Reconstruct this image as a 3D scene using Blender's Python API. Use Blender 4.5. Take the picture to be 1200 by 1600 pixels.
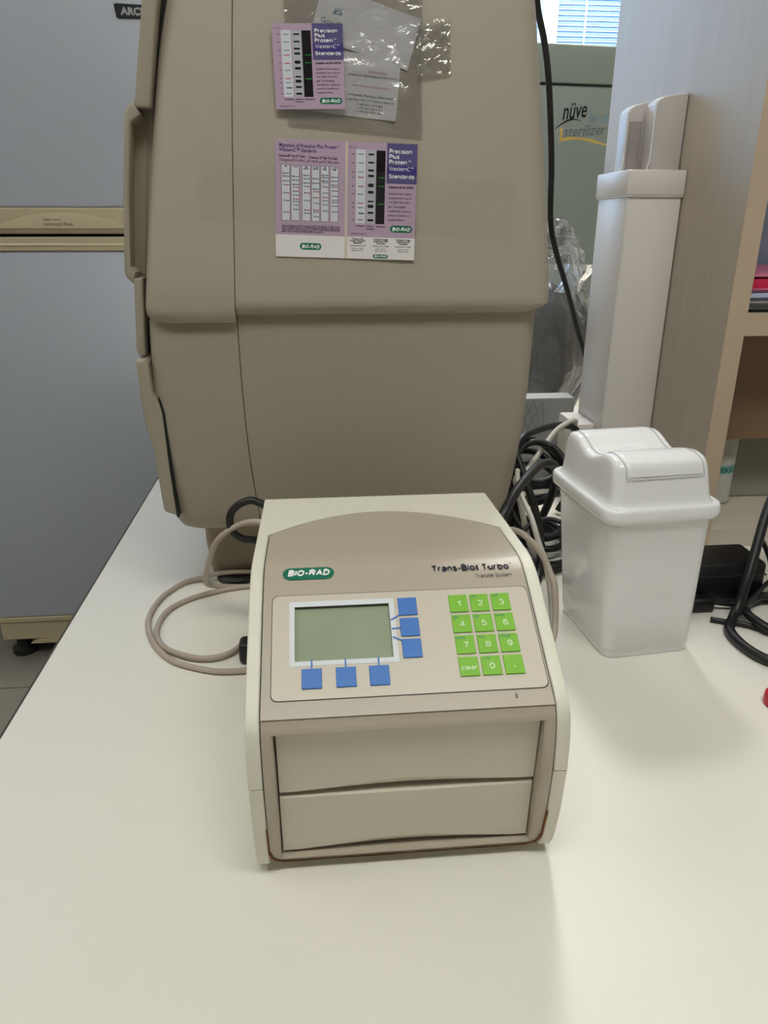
import bpy, bmesh, math, random
from mathutils import Vector, Matrix, noise
random.seed(7)
R = math.radians
for o in list(bpy.data.objects): bpy.data.objects.remove(o)
SC = bpy.context.scene
COL = SC.collection
# ------------------------------------------------------------------ camera (bench top is z = 0, camera over the bench edge)
cd = bpy.data.cameras.new('camera'); cam = bpy.data.objects.new('camera', cd); COL.objects.link(cam)
cam.location = (0, 0, .425); cam.rotation_euler = (R(90 - 21.33), 0, R(-5.2))
cd.sensor_fit = 'VERTICAL'; cd.sensor_height = 36; cd.lens = 36 * 1150 / 1600; cd.clip_start = .02
SC.camera = cam
# ------------------------------------------------------------------ world: overcast daylight outside the window
W = bpy.data.worlds.new('sky'); SC.world = W; W.use_nodes = True
bg = W.node_tree.nodes['Background']; bg.inputs[0].default_value = (.38, .64, 1.0, 1); bg.inputs[1].default_value = 6.2
SC.view_settings.view_transform = 'Standard'; SC.view_settings.look = 'None'
SC.view_settings.exposure = 0.62; SC.view_settings.gamma = 1; SC.view_settings.use_curve_mapping = False
LAMP_A, LAMP_B, LAMP_FILL = 50.0, 8.6, 5.0      # ceiling panels: over the far end of the bench, behind the camera, one added over the aisle to brighten the fridge

# ------------------------------------------------------------------ materials
def lin(c):
    f = lambda v: v / 12.92 if v <= .04045 else ((v + .055) / 1.055) ** 2.4
    return tuple(f(x / 255) for x in c) + (1,)
MATS = {}
def mat(name, rgb, rough=.5, spec=.5, metal=0, bump=0, bscale=400, var=0, vscale=6, coat=0, emit=0, trans=0, streak=None):
    if name in MATS: return MATS[name]
    m = bpy.data.materials.new(name); m.use_nodes = True; nt = m.node_tree; N = nt.nodes; L = nt.links
    b = N['Principled BSDF']; c = lin(rgb)
    b.inputs['Base Color'].default_value = c; b.inputs['Roughness'].default_value = rough
    if name.startswith('print_') or name.startswith('ink_'): rough = .6; spec = .15
    b.inputs['Roughness'].default_value = rough; b.inputs['Specular IOR Level'].default_value = spec; b.inputs['Metallic'].default_value = metal
    b.inputs['Coat Weight'].default_value = coat; b.inputs['Coat Roughness'].default_value = .08
    b.inputs['Transmission Weight'].default_value = trans
    if emit:
        b.inputs['Emission Color'].default_value = c; b.inputs['Emission Strength'].default_value = emit
    if bump or var:
        tc = N.new('ShaderNodeTexCoord')
    if var:
        mp = N.new('ShaderNodeMapping'); L.new(tc.outputs['Object'], mp.inputs[0])
        if streak: mp.inputs['Scale'].default_value = streak
        n = N.new('ShaderNodeTexNoise'); n.inputs['Scale'].default_value = vscale; n.inputs['Detail'].default_value = 5
        L.new(mp.outputs[0], n.inputs['Vector'])
        r = N.new('ShaderNodeValToRGB'); e = r.color_ramp.elements
        e[0].position = .3; e[1].position = .7
        e[0].color = tuple(x * (1 - var) for x in c[:3]) + (1,); e[1].color = tuple(min(1, x * (1 + var)) for x in c[:3]) + (1,)
        L.new(n.outputs['Fac'], r.inputs[0]); L.new(r.outputs[0], b.inputs['Base Color'])
    if bump:
        n2 = N.new('ShaderNodeTexNoise'); n2.inputs['Scale'].default_value = bscale; n2.inputs['Detail'].default_value = 2
        L.new(tc.outputs['Object'], n2.inputs['Vector'])
        bp = N.new('ShaderNodeBump'); bp.inputs['Strength'].default_value = bump; bp.inputs['Distance'].default_value = .0006
        L.new(n2.outputs['Fac'], bp.inputs['Height']); L.new(bp.outputs[0], b.inputs['Normal'])
    MATS[name] = m; return m
def film(name, gloss, rough, white=0, bump=.3, bscale=40, tint=(1, 1, 1, 1), dist=.004, fres=1.0):
    """thin clear plastic: mostly see-through with a glossy skin and a little haze"""
    m = bpy.data.materials.new(name); m.use_nodes = True; nt = m.node_tree; N = nt.nodes; L = nt.links
    N.remove(N['Principled BSDF']); out = N['Material Output']
    t = N.new('ShaderNodeBsdfTransparent'); t.inputs[0].default_value = tint
    g = N.new('ShaderNodeBsdfGlossy'); g.inputs['Roughness'].default_value = rough; g.inputs[0].default_value = (1, 1, 1, 1)
    d = N.new('ShaderNodeBsdfDiffuse'); d.inputs[0].default_value = (.9, .9, .9, 1)
    fr = N.new('ShaderNodeFresnel'); fr.inputs[0].default_value = 1.5
    ad = N.new('ShaderNodeMath'); ad.operation = 'MULTIPLY_ADD'; ad.inputs[1].default_value = fres; ad.inputs[2].default_value = gloss
    tc = N.new('ShaderNodeTexCoord'); n = N.new('ShaderNodeTexNoise'); n.inputs['Scale'].default_value = bscale; n.inputs['Detail'].default_value = 3; n.inputs['Distortion'].default_value = 1.5
    bp = N.new('ShaderNodeBump'); bp.inputs['Strength'].default_value = bump; bp.inputs['Distance'].default_value = dist
    L.new(tc.outputs['Object'], n.inputs['Vector']); L.new(n.outputs['Fac'], bp.inputs['Height'])
    L.new(bp.outputs[0], g.inputs['Normal']); L.new(bp.outputs[0], fr.inputs['Normal'])
    L.new(fr.outputs[0], ad.inputs[0])
    m1 = N.new('ShaderNodeMixShader'); m1.inputs[0].default_value = white; L.new(t.outputs[0], m1.inputs[1]); L.new(d.outputs[0], m1.inputs[2])
    m2 = N.new('ShaderNodeMixShader'); L.new(ad.outputs[0], m2.inputs[0]); L.new(m1.outputs[0], m2.inputs[1]); L.new(g.outputs[0], m2.inputs[2])
    L.new(m2.outputs[0], out.inputs[0]); return m

# ------------------------------------------------------------------ mesh helpers
class MB:
    def __init__(s): s.v = []; s.f = []; s.sm = False
    def add(s, vs, fs):
        k = len(s.v); s.v += [tuple(p) for p in vs]; s.f += [tuple(i + k for i in f) for f in fs]; return s
    def quad(s, a, b, c, d): return s.add([a, b, c, d], [(0, 1, 2, 3)])
    def box(s, x0, x1, y0, y1, z0, z1, bev=0, seg=2, fn=None):
        bm = bmesh.new(); bmesh.ops.create_cube(bm, size=1)
        for v in bm.verts: v.co = Vector(((x0 + x1) / 2 + v.co.x * (x1 - x0), (y0 + y1) / 2 + v.co.y * (y1 - y0), (z0 + z1) / 2 + v.co.z * (z1 - z0)))
        if bev: bmesh.ops.bevel(bm, geom=list(bm.edges), offset=bev, segments=seg, profile=.5, affect='EDGES')
        return s.take(bm, fn)
    def take(s, bm, fn=None):
        bm.verts.index_update()
        s.add([fn(v.co) if fn else v.co[:] for v in bm.verts], [[v.index for v in f.verts] for f in bm.faces]); bm.free(); return s
    def prism(s, poly, axis, a, b, bev=0, seg=2):
        """extrude a 2-D outline along an axis; outline coords are the two other axes in order"""
        def P(p, t): return {'x': (t, p[0], p[1]), 'y': (p[0], t, p[1]), 'z': (p[0], p[1], t)}[axis]
        bm = bmesh.new(); A = [bm.verts.new(P(p, a)) for p in poly]; B = [bm.verts.new(P(p, b)) for p in poly]
        n = len(poly); fa = bm.faces.new(A); fb = bm.faces.new(B[::-1])
        for i in range(n): bm.faces.new((A[(i + 1) % n], A[i], B[i], B[(i + 1) % n]))
        bmesh.ops.recalc_face_normals(bm, faces=bm.faces)
        if bev: bmesh.ops.bevel(bm, geom=list(set(fa.edges) | set(fb.edges)), offset=bev, segments=seg, profile=.5, affect='EDGES')
        return s.take(bm)
    def loft(s, secs, cap=True):
        n = len(secs[0]); k = len(s.v)
        for q in secs: s.v += [tuple(p) for p in q]
        for j in range(len(secs) - 1):
            for i in range(n):
                a = k + j * n + i; b = k + j * n + (i + 1) % n
                s.f.append((a, b, b + n, a + n))
        if cap:
            s.f.append(tuple(range(k + n - 1, k - 1, -1))); t = k + (len(secs) - 1) * n; s.f.append(tuple(range(t, t + n)))
        return s
    def grid(s, nx, ny, fn, skip=None):
        k = len(s.v)
        for j in range(ny):
            for i in range(nx): s.v.append(tuple(fn(i, j)))
        for j in range(ny - 1):
            for i in range(nx - 1):
                if skip and skip(i, j): continue
                a = k + j * nx + i; s.f.append((a, a + 1, a + nx + 1, a + nx))
        return s
    def tube(s, pts, r, n=10, res=6, closed=False):
        P = crom(pts, res); secs = []; up = Vector((0, 0, 1)); prev = None
        for i, p in enumerate(P):
            t = (P[min(i + 1, len(P) - 1)] - P[max(i - 1, 0)]).normalized()
            if prev is None: prev = t.orthogonal().normalized()
            a = (prev - t * prev.dot(t)).normalized(); b = t.cross(a); prev = a
            secs.append([p + (a * math.cos(2 * math.pi * q / n) + b * math.sin(2 * math.pi * q / n)) * r for q in range(n)])
        return s.loft(secs)
    def lathe(s, prof, c, n=24, axis='z'):
        secs = []
        for r, h in prof:
            ring = []
            for q in range(n):
                a = 2 * math.pi * q / n; d = (r * math.cos(a), r * math.sin(a))
                ring.append({'z': (c[0] + d[0], c[1] + d[1], c[2] + h), 'x': (c[0] + h, c[1] + d[0], c[2] + d[1]), 'y': (c[0] + d[0], c[1] + h, c[2] + d[1])}[axis])
            secs.append(ring)
        return s.loft(secs)
    def build(s, name, m, parent=None, smooth=False, world=True, bev=0, autos=None, solid=0):
        me = bpy.data.meshes.new(name); o = bpy.data.objects.new(name, me); COL.objects.link(o)
        vs = [Vector(p) for p in s.v]; off = Vector((0, 0, 0))
        if world:
            if parent:
                q = parent
                while q: off += q.location; q = q.parent
            else:
                xs = [p.x for p in vs]; ys = [p.y for p in vs]; off = Vector(((min(xs) + max(xs)) / 2, (min(ys) + max(ys)) / 2, min(p.z for p in vs))); o.location = off
        me.from_pydata([p - off for p in vs], [], s.f); me.update()
        bm = bmesh.new(); bm.from_mesh(me); bmesh.ops.recalc_face_normals(bm, faces=bm.faces) if not getattr(s, 'open', False) else None
        bm.to_mesh(me); bm.free()
        me.materials.append(m); o.parent = parent
        if smooth:
            for p in me.polygons: p.use_smooth = True
            if smooth != 'all': me.set_sharp_from_angle(angle=R(smooth if smooth is not True else 35))
        if bev:
            md = o.modifiers.new('bevel', 'BEVEL'); md.width = bev; md.segments = 2; md.limit_method = 'ANGLE'; md.angle_limit = R(40)
        if solid:
            md = o.modifiers.new('thick', 'SOLIDIFY'); md.thickness = solid; md.offset = -1
        return o
def crom(pts, res):
    P = [Vector(p) for p in pts]
    if res <= 1 or len(P) < 3: return P
    out = []
    for i in range(len(P) - 1):
        a = P[max(i - 1, 0)]; b = P[i]; c = P[i + 1]; d = P[min(i + 2, len(P) - 1)]
        for k in range(res):
            t = k / res
            out.append(.5 * ((2 * b) + (c - a) * t + (2 * a - 5 * b + 4 * c - d) * t * t + (3 * b - a - 3 * c + d) * t ** 3))
    out.append(P[-1]); return out
def tag(o, label, cat, group=None):
    o['label'] = label; o['category'] = cat
    if group: o['group'] = group
    return o
def thing(name, label, cat, loc=(0, 0, 0), rz=0, group=None):
    o = bpy.data.objects.new(name, None); COL.objects.link(o); o.location = loc; o.rotation_euler = (0, 0, rz); o.empty_display_size = .05
    return tag(o, label, cat, group)
def struct(o): o['kind'] = 'structure'; return o
def rr(x0, x1, y0, y1, z, rad, n=5):
    """rounded rectangle loop; radii: near-left, near-right, far-right, far-left"""
    out = []
    cs = [(x0, y0, 1, 1, 180), (x1, y0, -1, 1, 270), (x1, y1, -1, -1, 0), (x0, y1, 1, -1, 90)]
    for (cx, cy, sx, sy, a0), r in zip(cs, rad):
        r = max(r, 1e-5)
        for k in range(n + 1):
            a = R(a0 + 90 * k / n); out.append((cx + sx * r + r * math.cos(a), cy + sy * r + r * math.sin(a), z))
    return out
def lerp(tab, z):
    if z <= tab[0][0]: return tab[0][1]
    for (a, p), (b, q) in zip(tab, tab[1:]):
        if z <= b: return p + (q - p) * (z - a) / (b - a)
    return tab[-1][1]
_tc = {}
# a plain grotesque drawn as strokes, for the lettering that is large enough to read
def _a(cx, cy, rx, ry, a0, a1, n=14): return [(cx + rx * math.cos(R(a0 + (a1 - a0) * k / n)), cy + ry * math.sin(R(a0 + (a1 - a0) * k / n))) for k in range(n + 1)]
_o = lambda cy, ry, rx=.5: _a(.5, cy, rx, ry, 0, 360, 22)
_st = [(0, 0), (0, .73)]
GLY = {'A': (.68, [[(0, 0), (.5, 1), (1, 0)], [(.18, .33), (.82, .33)]]), 'B': (.62, [[(0, 0), (0, 1), (.58, 1)] + _a(.58, .77, .36, .23, 90, -90) + [(0, .54), (.62, .54)] + _a(.62, .27, .38, .27, 90, -90) + [(0, 0)]]),
 'C': (.70, [_a(.5, .5, .5, .5, 48, 312, 20)]), 'D': (.66, [[(0, 0), (0, 1), (.42, 1)] + _a(.42, .5, .58, .5, 90, -90) + [(0, 0)]]), 'I': (0, [[(0, 0), (0, 1)]]), 'O': (.74, [_o(.5, .5)]),
 'P': (.60, [[(0, 0), (0, 1), (.58, 1)] + _a(.58, .73, .42, .27, 90, -90) + [(0, .46)]]), 'R': (.64, [[(0, 0), (0, 1), (.58, 1)] + _a(.58, .75, .42, .25, 90, -90) + [(0, .5)], [(.55, .5), (1, 0)]]),
 'S': (.60, [_a(.5, .74, .46, .26, 22, 265) + _a(.5, .25, .5, .25, 85, -160)]), 'T': (.60, [[(0, 1), (1, 1)], [(.5, 1), (.5, 0)]]), 'W': (.98, [[(0, 1), (.25, 0), (.5, 1), (.75, 0), (1, 1)]]),
 '-': (.28, [[(0, .37), (1, .37)]]), '.': (0, [[(0, 0), (0, .09)]]),
 'a': (.50, [[(.94, 0), (.94, .48)] + _a(.5, .48, .44, .25, 0, 165), [(.94, .43), (.45, .40)] + _a(.40, .2, .40, .2, 90, 270) + [(.6, .02), (.94, .22)]]), 'b': (.54, [[(0, 0), (0, 1)], _o(.365, .365)]), 'c': (.50, [_a(.5, .365, .5, .365, 42, 318)]),
 'd': (.54, [[(1, 0), (1, 1)], _o(.365, .365)]), 'e': (.52, [[(0, .38), (1, .38)] + _a(.5, .365, .5, .365, 0, 322, 18)]), 'f': (.30, [[(.4, 0), (.4, .82)] + _a(.8, .82, .4, .18, 180, 90), [(0, .70), (.9, .70)]]),
 'i': (0, [[(0, 0), (0, .73)], [(0, .95), (0, 1)]]), 'l': (0, [[(0, 0), (0, 1)]]), 'm': (.84, [_st, _a(.25, .46, .25, .27, 180, 0) + [(.5, 0)], _a(.75, .46, .25, .27, 180, 0) + [(1, 0)]]), 'n': (.48, [_st, _a(.5, .44, .5, .29, 180, 0) + [(1, 0)]]),
 'o': (.54, [_o(.365, .365)]), 'r': (.28, [_st, _a(.9, .36, .9, .36, 180, 88)]), 's': (.44, [_a(.5, .545, .46, .185, 22, 265) + _a(.5, .18, .5, .18, 85, -160)]), 't': (.30, [[(.42, .95), (.42, .16)] + _a(.82, .16, .4, .16, 180, 275), [(0, .71), (1, .71)]]),
 'u': (.48, [[(0, .73), (0, .29)] + _a(.5, .29, .5, .29, 180, 360), [(1, .73), (1, 0)]]), 'y': (.48, [[(0, .73), (.5, .02)], [(1, .73), (.42, -.18), (.05, -.26)]]),
 '0': (.48, [_o(.5, .5)]), '1': (.24, [[(1, 0), (1, 1), (0, .72)]]), '2': (.48, [_a(.5, .71, .48, .29, 170, -35) + [(0, 0), (1, 0)]]), '3': (.48, [_a(.48, .75, .42, .25, 160, -90), _a(.48, .26, .52, .26, 90, -160)]),
 '4': (.50, [[(.74, 0), (.74, 1), (0, .28), (1, .28)]]), '5': (.48, [[(.92, 1), (.2, 1), (.08, .48)] + _a(.48, .32, .52, .32, 140, -155)]), '6': (.48, [_o(.31, .31, .48), _a(.52, .5, .5, .5, 200, 45)]), '7': (.46, [[(0, 1), (1, 1), (.35, 0)]]),
 '8': (.48, [_a(.5, .76, .42, .24, 0, 360, 20), _o(.265, .265)]), '9': (.48, [_o(.69, .31, .48), _a(.48, .5, .5, .5, 20, -135)])}
def stroke2d(body, size, wt=.12, shear=0, align='LEFT', gap=.075):
    V = []; F = []; x0 = 0; h = wt / 2; cap = .72
    for ch in body:
        if ch == ' ': x0 += .26; continue
        w, st = GLY[ch]
        for s in st:
            P = [Vector((x0 + h + p[0] * w * .95, h + p[1] * (cap - 2 * h))) for p in s]; L_ = []; n = len(P); shut = (P[0] - P[-1]).length < 1e-4
            for i in range(n):
                a = (P[i] - P[i - 1]) if i else ((P[-1] - P[-2]) if shut else (P[1] - P[0])); b = (P[i + 1] - P[i]) if i < n - 1 else ((P[1] - P[0]) if shut else (P[-1] - P[-2]))
                a = a.normalized(); b = b.normalized(); t = (a + b); t = t.normalized() if t.length > .2 else b
                nn = Vector((-t.y, t.x)); k = h / max(.45, abs(nn.dot(Vector((-b.y, b.x)))))
                L_.append((P[i] + nn * k, P[i] - nn * k))
            k0 = len(V)
            for p, q in L_: V += [(p.x + shear * p.y, p.y), (q.x + shear * q.y, q.y)]
            F += [(k0 + 2 * i, k0 + 2 * i + 1, k0 + 2 * i + 3, k0 + 2 * i + 2) for i in range(n - 1)]
        x0 += w * .95 + wt + gap
    W_ = x0 - gap; o = {'LEFT': 0, 'CENTER': W_ / 2, 'RIGHT': W_}[align]
    return [((x - o) * size, y * size) for x, y in V], F
def text2d(body, size, bold=0, shear=0, align='LEFT', space=1):
    key = (body, bold, shear, align, space)
    if key not in _tc:
        cu = bpy.data.curves.new('t', 'FONT'); cu.body = body; cu.size = 1; cu.offset = bold; cu.shear = shear; cu.align_x = align
        cu.space_character = space; cu.resolution_u = 2; cu.fill_mode = 'FRONT'
        o = bpy.data.objects.new('t', cu); me = o.to_mesh()
        _tc[key] = ([(v.co.x, v.co.y) for v in me.vertices], [tuple(p.vertices) for p in me.polygons])
        o.to_mesh_clear(); bpy.data.objects.remove(o); bpy.data.curves.remove(cu)
    v, f = _tc[key]; return [(x * size, y * size) for x, y in v], f
def put(mb, fn, body, x, y, size, rot=0, width=None, **k):
    """lettering laid on a surface: fn(x, y) gives the 3-D point; width squeezes the line to a given length"""
    v, f = stroke2d(body, size, **k) if 'wt' in k else text2d(body, size, **k)
    if not v: return
    sx = 1
    if width:
        w = max(p[0] for p in v) - min(p[0] for p in v); sx = width / w
    c, s = math.cos(rot), math.sin(rot)
    mb.add([fn(x + c * a * sx - s * b, y + s * a * sx + c * b) for a, b in v], f)
def rect(mb, fn, x0, y0, x1, y1): mb.quad(fn(x0, y0), fn(x1, y0), fn(x1, y1), fn(x0, y1))
def pill(mb, fn, cx, cy, w, h, n=20):
    r = h / 2; xs = []
    for k in range(n + 1): xs.append(-w / 2 + r - r * math.cos(math.pi / 2 * k / n))
    xs = xs + [-q for q in xs[::-1]]
    def hh(x):
        d = max(0, abs(x) - (w / 2 - r)); return math.sqrt(max(0, r * r - d * d))
    mb.grid(len(xs), 5, lambda i, j: fn(cx + xs[i], cy + hh(xs[i]) * (j / 2 - 1)))

# palette
WHITE_LAM = mat('white_laminate', (233, 229, 219), .42, .45, var=.015, vscale=3, bump=.05, bscale=900)
CREAM = mat('cream_plastic', (226, 223, 206), .45, bump=.12, bscale=1800)
TAUPE = mat('taupe_plastic', (182, 171, 154), .30, bump=.12, bscale=2200)
BEIGE = mat('beige_paint_lit', (172, 162, 147), .42, .55, bump=.45, bscale=1100)  # textured finish, made lighter than the lower housing to carry the overhead light
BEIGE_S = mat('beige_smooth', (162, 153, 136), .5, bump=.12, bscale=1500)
BLACK = mat('black_rubber', (22, 22, 24), .45)
BLACKP = mat('black_plastic', (18, 18, 20), .4)
DARK = mat('dark_gap', (14, 13, 12), .8)
GREYC = mat('grey_cable', (176, 163, 149), .45)
GREENLOGO = mat('logo_green', (0, 112, 84), .4)
INKW = mat('ink_white', (240, 240, 240), .5)
INK = mat('ink_black', (28, 26, 34), .5)

# ------------------------------------------------------------------ room shell
FZ = -.75
fl = struct(MB().box(-2.4, 2.8, -3.2, 2.7, FZ - .1, FZ - .004).build('floor', mat('tile_grout', (92, 89, 82), .8)))
tm = None; TILE = mat('floor_tile', (122, 119, 110), .35, var=.05, vscale=9)
for i in range(12):
    for j in range(13):
        x = -2.37 + i * .43; y = -3.17 + j * .45
        if tm is None:
            t = MB().box(0, .426, 0, .446, 0, .006, bev=.001, seg=1); t.v = [p for p in t.v]
            o = t.build('floor_tile', TILE, world=False); tm = o.data
        else:
            o = bpy.data.objects.new('floor_tile', tm); COL.objects.link(o)
        o.parent = fl; o.location = Vector((x, y, FZ - .006)) - fl.location
WALL = mat('wall_paint', (226, 222, 212), .8, bump=.1, bscale=200)
ceil = struct(MB().box(-2.4, 2.8, -3.2, 2.7, 1.95, 2.05).build('ceiling', mat('ceiling_paint', (235, 233, 226), .9)))
struct(MB().box(-2.5, -2.4, -3.2, 2.7, FZ - .1, 1.95).build('wall_left', WALL))
struct(MB().box(2.8, 2.9, -3.2, 2.7, FZ - .1, 1.95).build('wall_right', WALL))
struct(MB().box(-2.5, 2.9, -3.3, -3.2, FZ - .1, 1.95).build('wall_front', WALL))
WX0, WX1, WZ0, WZ1 = -.62, 1.62, .60, 1.75
b = MB(); b.box(-2.5, WX0, 2.7, 2.9, FZ - .1, 1.95); b.box(WX1, 2.9, 2.7, 2.9, FZ - .1, 1.95); b.box(WX0, WX1, 2.7, 2.9, FZ - .1, WZ0); b.box(WX0, WX1, 2.7, 2.9, WZ1, 1.95)
struct(b.build('wall_back', WALL))
win = thing('window_1', 'w', 'w', ((WX0 + WX1) / 2, 2.8, WZ0)); del win['label']; del win['category']; struct(win)
PVC = mat('white_window_plastic', (240, 242, 244), .35)
fr = MB()
for x0, x1 in ((WX0, WX0 + .05), (WX1 - .05, WX1)): fr.box(x0, x1, 2.74, 2.82, WZ0, WZ1, bev=.004)
for z0, z1 in ((WZ0, WZ0 + .05), (WZ1 - .05, WZ1)): fr.box(WX0 + .05, WX1 - .05, 2.745, 2.815, z0, z1, bev=.004)
fr.build('window_frame', PVC, win)
MULL = (.06, .785)
for mx in MULL: MB().box(mx - .026, mx + .026, 2.72, 2.815, WZ0 + .05, WZ1 - .05, bev=.004).build('mullion', PVC, win)
gl = film('window_glass', .02, .0, bump=0)
ed = [WX0 + .05, MULL[0] - .026, MULL[0] + .026, MULL[1] - .026, MULL[1] + .026, WX1 - .05]
for k in range(3): MB().box(ed[2 * k], ed[2 * k + 1], 2.795, 2.801, WZ0 + .05, WZ1 - .05).build('pane', gl, win)
# venetian blinds, one in each bay, hanging inside the frame
sm_ = bpy.data.materials.new('blind_slat'); sm_.use_nodes = True; N = sm_.node_tree.nodes; L = sm_.node_tree.links
N.remove(N['Principled BSDF']); d_ = N.new('ShaderNodeBsdfDiffuse'); t_ = N.new('ShaderNodeBsdfTranslucent'); mx_ = N.new('ShaderNodeMixShader')
d_.inputs[0].default_value = (.36, .45, .54, 1); t_.inputs[0].default_value = (.50, .64, .80, 1); mx_.inputs[0].default_value = .42
L.new(d_.outputs[0], mx_.inputs[1]); L.new(t_.outputs[0], mx_.inputs[2]); L.new(mx_.outputs[0], N['Material Output'].inputs[0])
PIT = .0148; NS = 67
bl_names = ['white venetian blind pulled up to the top of its window bay', 'white venetian blind in the middle window bay behind the imaging cabinet', 'white venetian blind above the dry sterilizer, right of the mullion']
for k in range(3):
    a, c = ed[2 * k] + .004, ed[2 * k + 1] - .004
    w = thing('venetian_blind', bl_names[k], 'blind', ((a + c) / 2, 2.755, WZ0 + .055), group='venetian blinds at the window')
    MB().box(a, c, 2.742, 2.768, WZ1 - .08, WZ1 - .052, bev=.003).build('headrail', PVC, w)
    sl = None
    for q in range(NS if k else 40):
        z = WZ0 + .07 + q * PIT if k else WZ1 - .085 - .0028 * (NS - q)
        if sl is None:
            m_ = MB(); hw = (c - a) / 2; prof = []
            for t in range(5):
                s = (t / 4 - .5) * .0165; bow = .0012 * (1 - (2 * t / 4 - 1) ** 2)
                ca, sa = math.cos(R(62)), math.sin(R(62)); prof.append((s * ca - bow * sa, s * sa + bow * ca))
            poly = prof + [(y + .0002, z2 + .0003) for y, z2 in prof[::-1]]
            m_.prism(poly, 'x', -hw, hw); so = m_.build('slat', sm_, w, world=False, smooth=50); sl = so.data
        else:
            so = bpy.data.objects.new('slat', sl); COL.objects.link(so); so.parent = w
        so.location = (0, 0, z - (WZ0 + .055))
    for fx in (.13, .5, .87) if k != 2 else (.125, .5, .87):
        x = a + (c - a) * fx
        MB().box(x - .003, x + .003, 2.7445, 2.7455, WZ0 + .06 if k else WZ1 - .33, WZ1 - .08).build('ladder_tape', PVC, w)
    MB().box(a, c, 2.746, 2.764, WZ0 + .052 if k else WZ1 - .34, WZ0 + .062 if k else WZ1 - .33, bev=.002).build('bottom_rail', PVC, w)

# ceiling light panels
def ceiling_light(x, y, sx, sy, st, label):
    t = thing('ceiling_light', label, 'light', (x, y, 1.89), group='ceiling light panels')
    b = MB()
    for q in (-1, 1):
        b.box(x + q * (sx / 2 + .02) - .02, x + q * (sx / 2 + .02) + .02, y - sy / 2 - .04, y + sy / 2 + .04, 1.89, 1.95, bev=.003)
        b.box(x - sx / 2, x + sx / 2, y + q * (sy / 2 + .02) - .02, y + q * (sy / 2 + .02) + .02, 1.89, 1.95, bev=.003)
    b.build('frame', PVC, t)
    m = mat('lamp_%d' % int(st * 10), (252, 252, 246), .6, emit=st)
    MB().box(x - sx / 2, x + sx / 2, y - sy / 2, y + sy / 2, 1.9, 1.945).build('diffuser', m, t)
ceiling_light(.72, 2.05, .60, .32, LAMP_A, 'long white ceiling light panel over the far end of the bench')
ceiling_light(.10, -.15, 1.25, .40, LAMP_B, 'wide white ceiling light panel over the near bench end')
ceiling_light(-1.45, .6, .32, 1.25, LAMP_FILL, 'added long white ceiling light panel over the aisle, brightening the fridge')

# ------------------------------------------------------------------ bench
bench = thing('lab_bench', 'long white laminate lab bench carrying the instruments', 'bench', (1.0, 1.2, FZ))
MB().box(-.291, 2.3, -.05, 2.45, -.03, 0, bev=.0015).build('worktop', WHITE_LAM, bench)
CAB = mat('bench_carcass', (205, 198, 184), .5, var=.02)
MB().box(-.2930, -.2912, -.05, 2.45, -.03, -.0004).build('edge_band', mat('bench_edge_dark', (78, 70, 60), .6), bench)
MB().box(-.24, 2.28, .05, 2.43, -.62, -.03).build('carcass', CAB, bench)
MB().box(-.20, 2.2, .12, 2.40, FZ, -.62).build('plinth', mat('plinth_grey', (90, 88, 84), .6), bench)

# ------------------------------------------------------------------ blotting instrument in the foreground
MX, MY = .0522, .3885
mach = thing('blotting_instrument', 'cream and taupe benchtop blotting instrument with keypad, screen and two drawers', 'instrument', (MX, MY, 0))
SN = 400; SL = .285
tab = []
y, z = 0., .1345
for k in range(SN + 1):
    s = k * SL / SN
    u = min(1, max(0, (s - .086) / .054)); u = u * u * (3 - 2 * u)
    a = R(30 - 32.5 * u); tab.append((y, z, a)); y += SL / SN * math.cos(a); z += SL / SN * math.sin(a)
YB = .2645
def FS(x, s, off=0):
    """point on the sloping top: x across, s along the slope from the front lip, off above it"""
    if s < 0: y, z, a = s * math.cos(R(30)), .1345 + s * math.sin(R(30)), R(30)
    else:
        k = min(SN - 1, int(s / SL * SN)); t = s / SL * SN - k; p, q = tab[k], tab[k + 1]
        y = p[0] + (q[0] - p[0]) * t; z = p[1] + (q[1] - p[1]) * t; a = p[2] + (q[2] - p[2]) * t
    return (x, y - off * math.sin(a), z + off * math.cos(a))
sB = next(k * SL / SN for k in range(SN + 1) if tab[k][0] >= YB)
BOW = [(0, .016), (.004, .013), (.008, .008), (.014, .0045), (.025, .001), (.05, -.0045), (.088, -.0085), (.108, -.0080), (.122, -.0060), (.128, -.0045), (.1325, -.001), (.1345, .0015)]
ZB = .005
def bow(z): return lerp(BOW, z)
SEAM = .0875
top = [FS(0, sB * k / 30, .0010)[1:] for k in range(1, 31)]
def side(x0, x1, zlo, zhi):
    pts = []
    if zhi > .1: pts += top + [(YB + .001, .17), (YB + .0015, zlo)]
    else: pts += [(YB + .0015, zhi), (YB, ZB + .004), (YB - .004, ZB)]
    if zlo < .01: pts += [(.024, ZB), (.0165, ZB + .0008)]
    zz = [q for q, _ in BOW if zlo < q < min(zhi, .1335) and q > ZB + .001]
    pts += [(bow(zlo), zlo)] if zlo > .01 else []
    pts += [(bow(q), q) for q in zz]
    pts += [(bow(zhi), zhi)] if zhi < .1 else []
    return pts
up = MB(); lo = MB()
for sg in (-1, 1):
    a, c = (.0957, .105) if sg > 0 else (-.105, -.0957)
    up.prism(side(a, c, SEAM + .0004, .2), 'x', a, c, bev=.0016, seg=3)
    lo.prism(side(a, c, ZB, SEAM - .0004), 'x', a, c, bev=.0016, seg=3)
def arc(x): return .2345 - .0505 * (x / .0955) ** 2
nx = 41; xs = [-.0966 + .1932 * i / (nx - 1) for i in range(nx)]
up.grid(nx, 16, lambda i, j: FS(xs[i], arc(xs[i]) + (sB - arc(xs[i])) * j / 15, .0010))
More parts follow.
